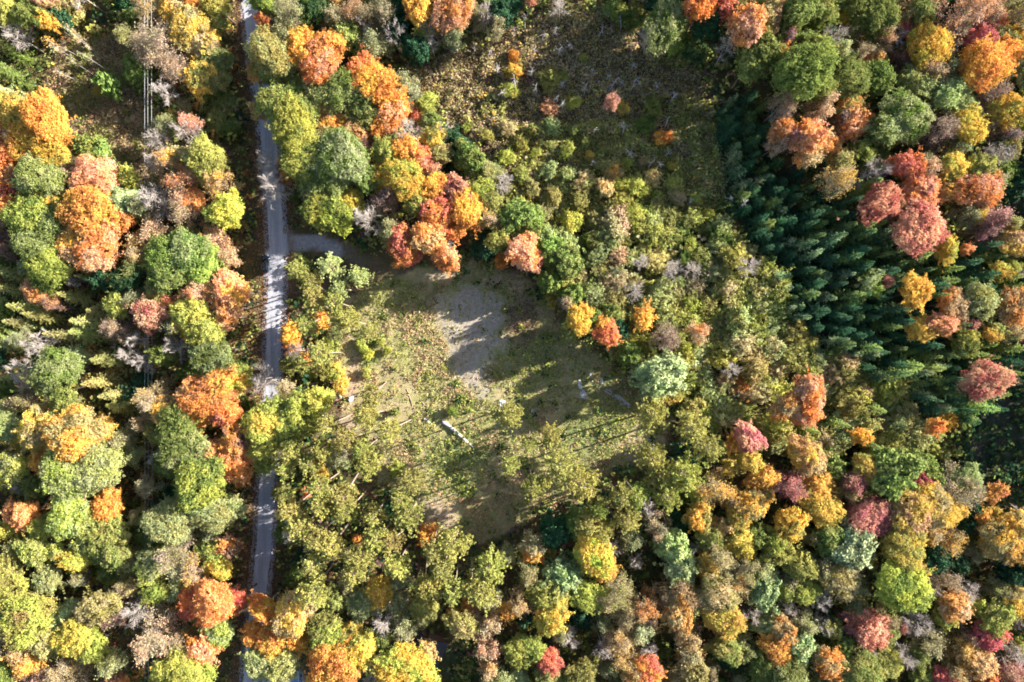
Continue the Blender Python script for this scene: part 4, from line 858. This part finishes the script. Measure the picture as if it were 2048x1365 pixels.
for x, y in ring:
    if -38 < x < 2070 and -30 < y < 1400: continue
    if abs(x - np.interp(y, [p[1] for p in ROAD], [p[0] for p in ROAD])) < 50: continue
    right = x > 2070
    c = LIN['GKYOTVDDG'[wr.integers(9)]] if not right else LIN['GDDKYVTG'[wr.integers(8)]]
    X, Y, _ = at(x, y); spots.append((X, Y, wr.uniform(3, 4.6), wr.uniform(17, 22) if right else wr.uniform(12, 17), c))
Vq, cc = low_crowns(spots)
mass = mesh_np('woodland', Vq, np.arange(len(Vq)).reshape(-1, 4), M_COVER, cols=cc)
tag(obj('woodland', mass), 'mixed autumn woodland continuing beyond the edges of the view', 'woodland', kind='stuff')

# ------------------------------------------------------------------ low plants (stuff): undergrowth, clearing weeds, marsh reeds, leaf litter
def cover(name, x, y, col, size, per, h, label, cat, jc=.25, up=.45):
    n = len(x); r = np.random.default_rng(len(name))
    X, Y = (x - CX) * MPP, (CY - y) * MPP; Z = gz(x, y)
    base = np.stack([X, Y, Z], 1)
    off = r.normal(size=(n, per, 3)) * np.array([.55, .55, .3]) * np.asarray(size)[:, None, None]
    off[..., 2] = np.abs(off[..., 2]) * 1.4 + .05 + r.random((n, per)) * np.asarray(h)[:, None]
    P = (base[:, None] + off).reshape(-1, 3)
    nn = unit(off.reshape(-1, 3) + np.array([0, 0, up]) + r.normal(size=(n * per, 3)) * .5)
    S = np.repeat(np.asarray(size), per) * r.uniform(.35, .75, n * per)
    Vq = quads(P, nn, S, 1.3, r)
    c = np.repeat(col, per, 0) * r.uniform(1 - jc * 1.6, 1 + jc * 1.6, (n * per, 1)) * r.uniform(1 - jc * .4, 1 + jc * .4, (n * per, 3))
    me = mesh_np(name, Vq, np.arange(len(Vq)).reshape(-1, 4), M_COVER, cols=np.clip(c, .004, .9))
    return tag(obj(name, me), label, cat, kind='stuff')

def pick(codes, n, r, scale=.75):
    L_ = np.array([LIN[c] for c in codes]); return L_[r.integers(len(codes), size=n)] * scale
cr_ = np.random.default_rng(11)
n = 26000
x = cr_.uniform(-60, 2110, n); y = cr_.uniform(-60, 1430, n)
road_d = polydist(ROAD, x, y); drv = polydist(DRIVE, x, y)
open_ = ((np.abs(x - 520) < 34) & (np.abs(y - 532) < 34)) | inpoly(CLEAR, x, y) | inpoly(MARSH, x, y) | inpoly(CUT, x, y) | (road_d < 36) | (drv < 20) | inpoly(GRAVEL, x, y) | (polydist(DRIVE2, x, y) < 22) | inpoly([(810, 1230), (920, 1270), (880, 1370), (780, 1340)], x, y)
k = ~open_; x, y = x[k], y[k]; n = len(x)
nz = vnoise(x, y, 70, 21)
colu = np.where((nz > .6)[:, None], pick('KGGDKL', n, cr_), pick('KDDGKMG', n, cr_))
colu = np.where(((x < 500) & (cr_.random(n) < .3))[:, None], pick('OYTK', n, cr_, .6), colu)
colu = np.where(inpoly(THICKET, x, y)[:, None], pick('KLVTKL', n, cr_, .8), colu)
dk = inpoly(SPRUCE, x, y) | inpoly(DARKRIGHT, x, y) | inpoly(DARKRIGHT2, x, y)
colu = np.where(dk[:, None], pick('DDDG', n, cr_, .8), colu)  # right-edge undergrowth takes dark greens to deepen the shade there
tall = cr_.random(n) < .3
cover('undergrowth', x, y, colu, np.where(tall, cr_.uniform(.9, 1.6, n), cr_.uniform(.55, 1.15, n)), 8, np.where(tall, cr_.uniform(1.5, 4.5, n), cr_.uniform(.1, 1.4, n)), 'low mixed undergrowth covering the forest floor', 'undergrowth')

n = 52000
x = cr_.uniform(590, 1380, n); y = cr_.uniform(510, 1100, n)
k = inpoly(CLEAR, x, y) & (polydist(DRIVE, x, y) > 16); x, y = x[k], y[k]
dens = vnoise(x, y, 30, 31) * .6 + vnoise(x, y, 9, 32) * .5
bare = inpoly(GRAVEL, x, y) | (((x - 705) / 18) ** 2 + ((y - 745) / 75) ** 2 < 1) | (((x - 790) / 45) ** 2 + ((y - 800) / 55) ** 2 < 1) | (((x - 870) / 60) ** 2 + ((y - 1030) / 35) ** 2 < 1) | (((x - 700) / 24) ** 2 + ((y - 860) / 50) ** 2 < 1)
k = (cr_.random(len(x)) < np.clip(dens * 1.5 - .3, .12, 1)) & ((~bare) | (cr_.random(len(x)) < .16)); x, y = x[k], y[k]; n = len(x)
gw = vnoise(x, y, 60, 33)
lower = ((x - 910) / 80) ** 2 + ((y - 920) / 70) ** 2 < 1; lower |= ((x - 1190) / 90) ** 2 + ((y - 870) / 50) ** 2 < 1; lower |= ((x - 735) / 40) ** 2 + ((y - 700) / 50) ** 2 < 1
colg = np.where((gw > .45)[:, None], pick('KLKTV', n, cr_, .78), pick('KTTST', n, cr_, .74))
colg = np.where((lower & (cr_.random(n) < .75))[:, None], pick('GGLKV', n, cr_, .8), colg)
brn = (((x - 1040) / 35) ** 2 + ((y - 640) / 60) ** 2 < 1) | (cr_.random(n) < .02)
colg = np.where(brn[:, None], pick('MTT', n, cr_, .55), colg)
weed = (vnoise(x, y, 14, 61) > .76) & (cr_.random(n) < .5)
colg = np.where(weed[:, None], pick('GKDL', n, cr_, .7), colg)
cover('grass', x, y, colg, np.where(weed, cr_.uniform(.5, .95, n), cr_.uniform(.26, .58, n)), 6, np.where(weed, cr_.uniform(.2, .8, n), cr_.uniform(.02, .35, n)), 'patchy grass and weeds growing over the clearing', 'grass', up=.8)

n = 26000
x = cr_.uniform(790, 1460, n); y = cr_.uniform(20, 490, n)
k = inpoly(MARSH, x, y); x, y = x[k], y[k]; n = len(x)
mn = vnoise(x, y, 45, 41) + (y - 230) / 260 + (x - 1000) / 2000
colm = np.where((mn > .62)[:, None], pick('KKLTKK', n, cr_, .72), pick('TTKMTT', n, cr_, .66))
colm = np.where((cr_.random(n) < .1)[:, None], pick('YLK', n, cr_, .8), colm)
thickm = vnoise(x, y, 22, 44) > .58
cover('marsh_reeds', x, y, colm, np.where(thickm, cr_.uniform(.5, .95, n), cr_.uniform(.3, .6, n)), 7, np.where(thickm, cr_.uniform(.4, 1.7, n), cr_.uniform(.05, .6, n)), 'brown and olive reeds and ferns filling the marsh', 'reeds')

n = 6500
x = cr_.uniform(50, 330, n); y = cr_.uniform(50, 400, n)
k = inpoly(CUT, x, y); x, y = x[k], y[k]; n = len(x)
colm = np.where((vnoise(x, y, 30, 51) > .5)[:, None], pick('KKTL', n, cr_, .55), pick('TTMSK', n, cr_, .6))
cover('cut_grass', x, y, colm, cr_.uniform(.35, .75, n), 6, cr_.uniform(.02, .5, n), 'dry grass of the cut under the power lines', 'grass', up=.8)

# fallen leaves along the road verges and on the road's margins
n = 16000
ti = cr_.uniform(-60, 1430, n); rx = np.interp(ti, [p[1] for p in ROAD], [p[0] for p in ROAD])
side = np.where(cr_.random(n) < .6, -1, 1); dx = 15 + np.abs(cr_.normal(0, 15, n))
x = rx + side * dx; y = ti; k = (dx < 70) & (polydist(DRIVE, x, y) > 18) & ~((np.abs(x - 531) < 13) & (np.abs(y - 529) < 24)); x, y = x[k], y[k]; n = len(x)
coll = pick('OTMTMS', n, cr_, .45); r5 = np.random.default_rng(91)
P = np.stack([(x - CX) * MPP, (CY - y) * MPP, np.maximum(gz(x, y), 0.02) + np.where(np.abs(x - np.interp(y, [p[1] for p in ROAD], [p[0] for p in ROAD])) < 26, .07, .03) + r5.random(n) * .08], 1)
Vq = quads(P, np.array([0, 0, 1.]) + r5.normal(0, .45, (n, 3)), r5.uniform(.15, .4, n), 1.1, r5)
tag(obj('leaf_litter', mesh_np('leaf_litter', Vq, np.arange(len(Vq)).reshape(-1, 4), M_COVER, cols=coll * r5.uniform(.6, 1.4, (n, 1)))), 'fallen rust coloured leaves lining the road verges', 'leaves', kind='stuff')

# ------------------------------------------------------------------ power lines
M_WIRE = plain('aluminium_wire', (0.62, 0.62, 0.64), .4, metallic=.2)
ZW = 10.5
for (xt, xb, lab) in [(289.0, 290.0, 'left one of three pale power wires over the grassy cut'), (295.0, 297.0, 'middle one of three pale power wires over the grassy cut'), (302.5, 305.0, 'right one of three pale power wires over the grassy cut')]:
    mb = MB(); pts = []
    for i in range(41):
        t = i / 40; z = ZW - 2.2 * 4 * t * (1 - t)
        y_ = -60 + 1500 * t; px = xt + (xb - xt) * t; pts.append(at(px, y_, z))
    mb.tube(pts, [.022] * 41, 6)
    tag(obj('power_line', mb.mesh('power_line', M_WIRE)), lab, 'power line', 'power lines over the cut')

# ------------------------------------------------------------------ car
def rounded_loft(sections):
    """loft of cross-sections along y: each (y, [(x,z)...])"""
    vs, fs = [], []; k = len(sections[0][1])
    for y, pr in sections: vs += [(x, y, z) for x, z in pr]
    for i in range(len(sections) - 1):
        for j in range(k - 1): fs.append((i * k + j, i * k + j + 1, (i + 1) * k + j + 1, (i + 1) * k + j))
    fs.append(tuple(range(k))[::-1]); fs.append(tuple(range((len(sections) - 1) * k, len(sections) * k)))
    return vs, fs
M_PAINT = plain('dark_blue_paint', (0.035, 0.05, 0.07), .25, metallic=.3, spec=.7)
M_GLASS = plain('dark_glass', (0.01, 0.014, 0.018), .06, spec=.9)
M_TYRE = plain('rubber', (0.02, 0.02, 0.02), .85)
M_RIM = plain('alloy', (0.5, 0.5, 0.52), .3, metallic=.9)
M_LAMP = plain('clear_lamp', (0.75, 0.76, 0.78), .15, spec=.8)
M_RED = plain('red_lamp', (0.35, 0.02, 0.02), .2)
M_BLACK = plain('black_trim', (0.02, 0.02, 0.022), .5)
cx_, cy_, _ = at(532.5, 529)
car = empty('parked_car', (cx_, cy_, 0.03), math.radians(-1))
tag(car, 'dark blue estate car parked on the left side of the pale road', 'car')
def prof(wd, zt, zb=.28): return [(-wd * .96, zb), (-wd, zb + .18), (-wd, zt - .16), (-wd * .94, zt - .04), (-wd * .8, zt), (0, zt + .03), (wd * .8, zt), (wd * .94, zt - .04), (wd, zt - .16), (wd, zb + .18), (wd * .96, zb)]
mb = MB(); vs, fs = rounded_loft([(-2.24, prof(.72, .78, .4)), (-2.18, prof(.82, .95, .32)), (-1.9, prof(.89, 1.0)), (-.9, prof(.91, 1.02)), (.7, prof(.91, 1.0)), (1.35, prof(.9, .95)), (1.95, prof(.86, .86)), (2.18, prof(.76, .76, .32)), (2.26, prof(.62, .66, .4))])
mb.add(vs, fs, True); obj('body', mb.mesh('car_body', M_PAINT), car)
def cab(wb, wt, z0, z1): return [(-wb, z0), (-wt - .02, z1 - .12), (-wt + .06, z1 - .02), (0, z1 + .03), (wt - .06, z1 - .02), (wt + .02, z1 - .12), (wb, z0)]
mb = MB(); vs, fs = rounded_loft([(-2.05, cab(.8, .72, .98, 1.02)), (-1.72, cab(.83, .7, .98, 1.5)), (-1.2, cab(.84, .7, .98, 1.58)), (.1, cab(.84, .7, .98, 1.58)), (.42, cab(.84, .68, .98, 1.5)), (1.15, cab(.8, .74, .95, .99))])
mb.add(vs, fs, True); cabin = obj('cabin_glass', mb.mesh('car_glass', M_GLASS), car)
mb = MB(); mb.add([(-.66, -1.62, 1.545), (.66, -1.62, 1.545), (.68, .1, 1.6), (.0, .22, 1.63), (-.68, .1, 1.6), (0, -1.62, 1.6)], [(0, 5, 3, 4), (5, 1, 2, 3)], True)
obj('roof', mb.mesh('car_roof', M_PAINT), car)
for s in (-1, 1):
    mb = MB(); mb.tube([(s * .62, -1.5, 1.6), (s * .62, -1.4, 1.66), (s * .62, -.1, 1.68), (s * .62, .0, 1.62)], [.025] * 4, 5); obj('roof_rail', mb.mesh('roof_rail', M_RIM), car)
    mb = MB(); mb.box((s * 1.0, .62, 1.03), (.2, .12, .14)); obj('mirror', mb.mesh('mirror', M_PAINT), car)
    mb = MB(); mb.box((s * .6, 2.1, .74), (.34, .16, .14)); obj('headlight', mb.mesh('headlight', M_LAMP), car)
    mb = MB(); mb.box((s * .7, -2.2, .86), (.22, .12, .2)); obj('tail_light', mb.mesh('tail_light', M_RED), car)
    for yy in (-1.38, 1.38):
        mb = MB(); mb.tube([(s * .72, yy, .33), (s * .94, yy, .33)], [.33, .33], 16); wh = obj('wheel', mb.mesh('wheel', M_TYRE), car)
        mb = MB(); mb.tube([(s * .92, yy, .33), (s * .955, yy, .33)], [.21, .19], 10); obj('rim', mb.mesh('rim', M_RIM), wh)
mb = MB(); mb.box((0, 2.24, .5), (1.2, .1, .16)); obj('bumper', mb.mesh('bumper', M_BLACK), car)

# ------------------------------------------------------------------ house with slate roof, half hidden at the bottom edge
hx, hy, _ = at(842, 1318, 4.0)
house = empty('house', (hx, hy, 0), math.radians(-25))
tag(house, 'small house with dark slate roof half hidden under a yellow tree at bottom', 'house')
W2, L2, zE, zR = 4.6, 5.6, 2.9, 5.1
M_WALL = plain('brown_siding', (0.2, 0.12, 0.09), .8, noise=.2)
M_SLATE = plain('slate', (0.045, 0.047, 0.065), .7, noise=.35, nscale=6)
M_WHITE = plain('white_paint', (0.75, 0.75, 0.75), .5)
mb = MB(); w_, l_ = W2 - .4, L2 - .4
mb.add([(-w_, -l_, 0), (w_, -l_, 0), (w_, l_, 0), (-w_, l_, 0), (-w_, -l_, zE), (w_, -l_, zE), (w_, l_, zE), (-w_, l_, zE), (0, -l_, zR - .25), (0, l_, zR - .25)],
       [(0, 1, 5, 4), (1, 2, 6, 5), (2, 3, 7, 6), (3, 0, 4, 7), (4, 5, 8), (6, 7, 9)])
obj('wall', mb.mesh('house_wall', M_WALL), house)
mb = MB()
mb.add([(-W2, -L2, zE - .2), (0, -L2, zR - .02), (W2, -L2, zE - .2), (-W2, L2, zE - .2), (0, L2, zR - .02), (W2, L2, zE - .2)], [(0, 1, 4, 3), (1, 2, 5, 4)])
roof = obj('roof', mb.mesh('house_roof', M_SLATE), house)
sl_ = MB(); rr = random.Random(3)
for s in (-1, 1):
    nrow = 13
    for i in range(nrow):
        t0 = i / nrow; t1 = (i + 1.12) / nrow
        for j in range(16):
            y0 = -L2 + (j + (.5 if i % 2 else 0)) * 2 * L2 / 16; y1 = min(y0 + 2 * L2 / 16 - .03, L2)
            lift = .035 + rr.uniform(0, .02)
            P = lambda t, y, d: (s * W2 * (1 - t), y, (zE - .2) + (zR - zE + .18) * t + d)
            a = [P(t0, y0, lift + .03), P(t0, y1, lift + .03), P(min(t1, 1), y1, lift), P(min(t1, 1), y0, lift), P(t0, y0, .004), P(t0, y1, .004)]
            sl_.add(a, [(0, 1, 2, 3), (4, 5, 1, 0)])
tag(obj('slates', sl_.mesh('slates', M_SLATE), roof), kind='stuff')
mb = MB(); mb.box((-.2, 2.7, zR + .25), (.7, .7, 1.3)); obj('chimney', mb.mesh('chimney', M_STONE), roof)
mb = MB(); mb.tube([(0, -L2, zR + .05), (0, L2, zR + .05)], [.09, .09], 6); obj('ridge_cap', mb.mesh('ridge_cap', M_BLACK), roof)
for yy in (-3, 2):
    mb = MB(); mb.box((w_ + .02, yy, 1.5), (.08, 1.2, 1.1)); wd = obj('window', mb.mesh('window', M_WHITE), house)
    mb = MB(); mb.box((w_ + .07, yy, 1.5), (.03, 1.0, .9)); obj('pane', mb.mesh('pane', M_GLASS), wd)
mb = MB(); mb.box((w_ + .03, 0, 1.05), (.08, 1.0, 2.1)); obj('door', mb.mesh('door', M_WHITE), house)

# blue-topped trailer under a tree at the bottom edge
tx, ty, _ = at(590, 1356, 2.2)
tr_ = empty('trailer', (tx - .2, ty - .3, 0), math.radians(4))
tag(tr_, 'box trailer with blue top and white edges half hidden under a sage green tree', 'trailer')
M_BLUE = plain('blue_sheet', (0.16, 0.3, 0.5), .5, noise=.1)
mb = MB(); mb.box((0, 0, 1.3), (2.1, 3.6, 1.6)); obj('body', mb.mesh('trailer_body', M_BLUE), tr_)
mb = MB()
for c, s in [((1.06, 0, 2.12), (.1, 3.7, .1)), ((-1.06, 0, 2.12), (.1, 3.7, .1)), ((0, 1.8, 2.12), (2.02, .1, .1)), ((0, -1.8, 2.12), (2.02, .1, .1))]: mb.box(c, s)
obj('edge_trim', mb.mesh('trailer_trim', M_WHITE), tr_)
for s in (-1, 1):
    mb = MB(); mb.tube([(s * 1.0, -.3, .33), (s * 1.2, -.3, .33)], [.33, .33], 14); obj('wheel', mb.mesh('trailer_wheel', M_TYRE), tr_)
mb = MB(); mb.tube([(0, 1.7, .5), (0, 2.9, .45)], [.05, .05], 6); obj('drawbar', mb.mesh('drawbar', M_BLACK), tr_)

# ------------------------------------------------------------------ logs, stones, timber heap
def log(name, x0, y0, x1, y1, r0, r1, mat, label, cat='log', group=None, z=0.0, bend=.15, branches=0, seed=0):
    r = np.random.default_rng(seed + int(x0 * 7 + y0))
    a = np.array(at(x0, y0)); b = np.array(at(x1, y1)); L = np.linalg.norm(b - a); d = (b - a) / (L + 1e-6); s = np.array([-d[1], d[0], 0])
    zz = float(gz((x0 + x1) / 2, (y0 + y1) / 2))
    root = empty(name, (a[0], a[1], zz + z + r0 * .7)); pts = []; rad = []
    for i in range(7):
        t = i / 6; pts.append(d * L * t + s * bend * math.sin(t * 3) * r.uniform(.5, 1.3) + np.array([0, 0, r.uniform(-.02, .05)])); rad.append((r0 + (r1 - r0) * t) * r.uniform(.9, 1.1))
    mb = MB(); mb.tube(pts, rad, 7); obj('stem', mb.mesh('log_stem', mat), root)
    if branches:
        mb = MB()
        for k in range(branches):
            t = r.uniform(.4, 1); o = d * L * t; e = d * r.uniform(.2, .9) + s * r.choice([-1, 1]) * r.uniform(.5, 1.4) + np.array([0, 0, r.uniform(.1, .6)])
            e = e * min(1.6, L * .2); mb.tube([o, o + e * .6, o + e * 1.0 + r.normal(0, .1, 3)], [r1 * .7 + .015, r1 * .5 + .01, .012], 4, caps=False)
            mb.tube([o + e * .6, o + e * .6 + r.normal(0, .35, 3)], [.025, .012], 3, caps=False)
        obj('branches', mb.mesh('log_branches', mat), root)
    return tag(root, label, cat, group)
log('fallen_log', 884, 842, 912, 864, .5, .42, M_DEAD, 'upper half of the pale split log lying in the clearing grass', bend=.1)
log('fallen_log', 908, 861, 936, 886, .5, .28, M_BIRCH, 'lower half of the pale split log crossed by trunk shadows', bend=.1)
log('fallen_log', 936, 886, 948, 897, .14, .06, M_DEAD, 'thin pole continuing from the pale split log', bend=.05)
log('fallen_log', 848, 838, 860, 846, .32, .26, M_BIRCH, 'short white log left of the pale split log', bend=.05)
log('fallen_log', 813, 778, 828, 830, .11, .05, M_TWIG, 'long thin tan stick lying left of the short white log', bend=.3)
log('fallen_log', 840, 800, 868, 838, .1, .05, M_TWIG, 'thin tan stick lying above the short white log', bend=.3)
log('fallen_log', 222, 696, 296, 687, .3, .14, M_BIRCH, 'fallen white birch with branches left of the power lines', bend=.3, branches=7)
log('fallen_log', 258, 862, 285, 818, .2, .08, M_BIRCH, 'pale leaning birch stem beside tan trees left of road', bend=.3, branches=4)
log('fallen_log', 806, 152, 832, 98, .12, .06, M_DEAD, 'straight grey pole lying at the marsh\'s left end', bend=.1)
log('fallen_log', 868, 132, 895, 118, .14, .06, M_BIRCH, 'bent white branch on the marsh\'s left bank', bend=1.2, branches=3)
log('fallen_log', 892, 96, 908, 122, .12, .05, M_BIRCH, 'curved white stem leaning over the marsh\'s left end', bend=1.0)
log('fallen_log', 973, 152, 992, 133, .11, .05, M_BIRCH, 'curved pale stem in the brown reeds of the marsh', bend=.8)
log('fallen_log', 1094, 68, 1122, 38, .14, .06, M_DEAD, 'grey fallen trunk crossing others in the shaded marsh', branches=2)
log('fallen_log', 1086, 52, 1132, 60, .12, .06, M_DEAD, 'long grey fallen trunk lying across the shaded marsh top')
log('fallen_log', 1165, 14, 1208, 36, .12, .05, M_DEAD, 'curved grey fallen trunk at the marsh\'s top edge', bend=1.0)
log('fallen_log', 1409, 220, 1468, 203, .13, .05, M_BIRCH, 'pale fallen stem beside the first spruces', bend=.6)
log('fallen_log', 1412, 312, 1458, 311, .1, .05, M_DEAD, 'straight grey fallen stem at the marsh\'s right edge')
log('fallen_log', 1434, 296, 1458, 306, .1, .04, M_DEAD, 'short grey fallen stem above the straight one at marsh\'s right')
log('fallen_log', 1345, 158, 1364, 143, .1, .04, M_DEAD, 'short curved grey stem in the shaded upper marsh', bend=.5)
log('fallen_log', 1300, 160, 1316, 148, .1, .04, M_DEAD, 'small grey stick in the middle of the shaded marsh', bend=.2)
log('fallen_log', 608, 676, 628, 670, .16, .1, M_BIRCH, 'white birch log beside golden shrubs right of the road', bend=.1)
log('fallen_log', 612, 733, 629, 731, .2, .12, M_BIRCH, 'short pale log under orange shrubs right of the road', bend=.3)
log('fallen_log', 652, 715, 664, 712, .16, .1, M_BIRCH, 'short pale log below the olive pines near the road', bend=.1)
log('fallen_log', 592, 780, 640, 764, .14, .06, M_BIRCH, 'pale fallen stem with twigs right of the sunlit road', bend=.2, branches=6)
log('fallen_log', 675, 845, 695, 832, .15, .1, M_BIRCH, 'pale log on bare soil below the white boulder', bend=.1)
log('fallen_log', 752, 828, 762, 822, .16, .12, M_BIRCH, 'short pale log right of the white boulder', bend=.1)
log('fallen_log', 655, 884, 664, 874, .18, .12, M_BIRCH, 'short pale stump log in the pine grove', bend=.1)
def stone(px, py, w_, d_, h_, label, seed, mat=None, cat='boulder'):
    r = np.random.default_rng(seed); x, y, _ = at(px, py); n1, n2 = 9, 6; vs = [(0, 0, h_ * .9)]; fs = []
    K = r.uniform(.78, 1.15, (n2, n1))
    for i in range(1, n2):
        a = i / (n2 - 1) * math.pi * .62
        for j in range(n1):
            b = j / n1 * 6.283; q = K[i, j]; vs.append((math.sin(a) * math.cos(b) * w_ * q, math.sin(a) * math.sin(b) * d_ * q, math.cos(a) * h_ * q))
    for j in range(n1): fs.append((0, 1 + j, 1 + (j + 1) % n1))
    for i in range(n2 - 2):
        for j in range(n1): fs.append((1 + i * n1 + j, 1 + (i + 1) * n1 + j, 1 + (i + 1) * n1 + (j + 1) % n1, 1 + i * n1 + (j + 1) % n1))
    mb = MB(); mb.add(vs, fs); o = obj('boulder', mb.mesh('boulder', mat or M_STONE), None, (x, y, float(gz(px, py)) + .05), r.uniform(0, 6))
    return tag(o, label, cat)
M_PALE = plain('white_stone', (0.72, 0.68, 0.66), .9, noise=.2, nscale=2)
stone(701, 797, 1.0, .75, .7, 'white boulder casting a dark shadow at the clearing\'s left edge', 1, M_PALE)
stone(681, 795, .45, .4, .3, 'small pale stone left of the white boulder', 2, M_PALE)
stone(1168, 790, 1.5, 1.0, .35, 'flat pinkish-grey rock at the shade\'s edge in the clearing', 3)
stone(1160, 769, 1.3, .5, .25, 'low pale rock in sun above the flat grey rock', 4, M_PALE)
stone(1004, 806, .9, 1.1, .45, 'pale rubble heap in the middle of the clearing', 5, M_PALE, 'rubble')
stone(1067, 822, .8, .6, .4, 'grey stone in shade beside the clearing\'s pines', 6)
stone(1180, 750, .35, .3, .3, 'small white stone on rusty grass in the clearing', 7, M_PALE)
stone(1203, 762, .8, .4, .3, 'pale stone at the top end of the timber heap', 8, M_PALE)
hr = np.random.default_rng(15)
for k in range(30):
    t = hr.random(); bx, by = 1216 + 46 * t + hr.normal(0, 2.2), 782 + 32 * t + hr.normal(0, 3.0) * (1.2 - .5 * t); L = hr.uniform(6, 16); a = math.radians(38) + hr.normal(0, .35)
    log('weathered_timber', bx - math.cos(a) * L / 2, by - math.sin(a) * L / 2, bx + math.cos(a) * L / 2, by + math.sin(a) * L / 2, hr.uniform(.06, .17), hr.uniform(.05, .14), M_DEAD,
        'weathered grey timber in the shaded heap at the clearing\'s right end', 'timber', 'timber heap', z=hr.uniform(0, .45), bend=.05, seed=k)
log('weathered_timber', 1208, 781, 1226, 795, .2, .12, M_DEAD, 'grey timber lying apart, upper left of the heap', 'timber', 'timber heap')
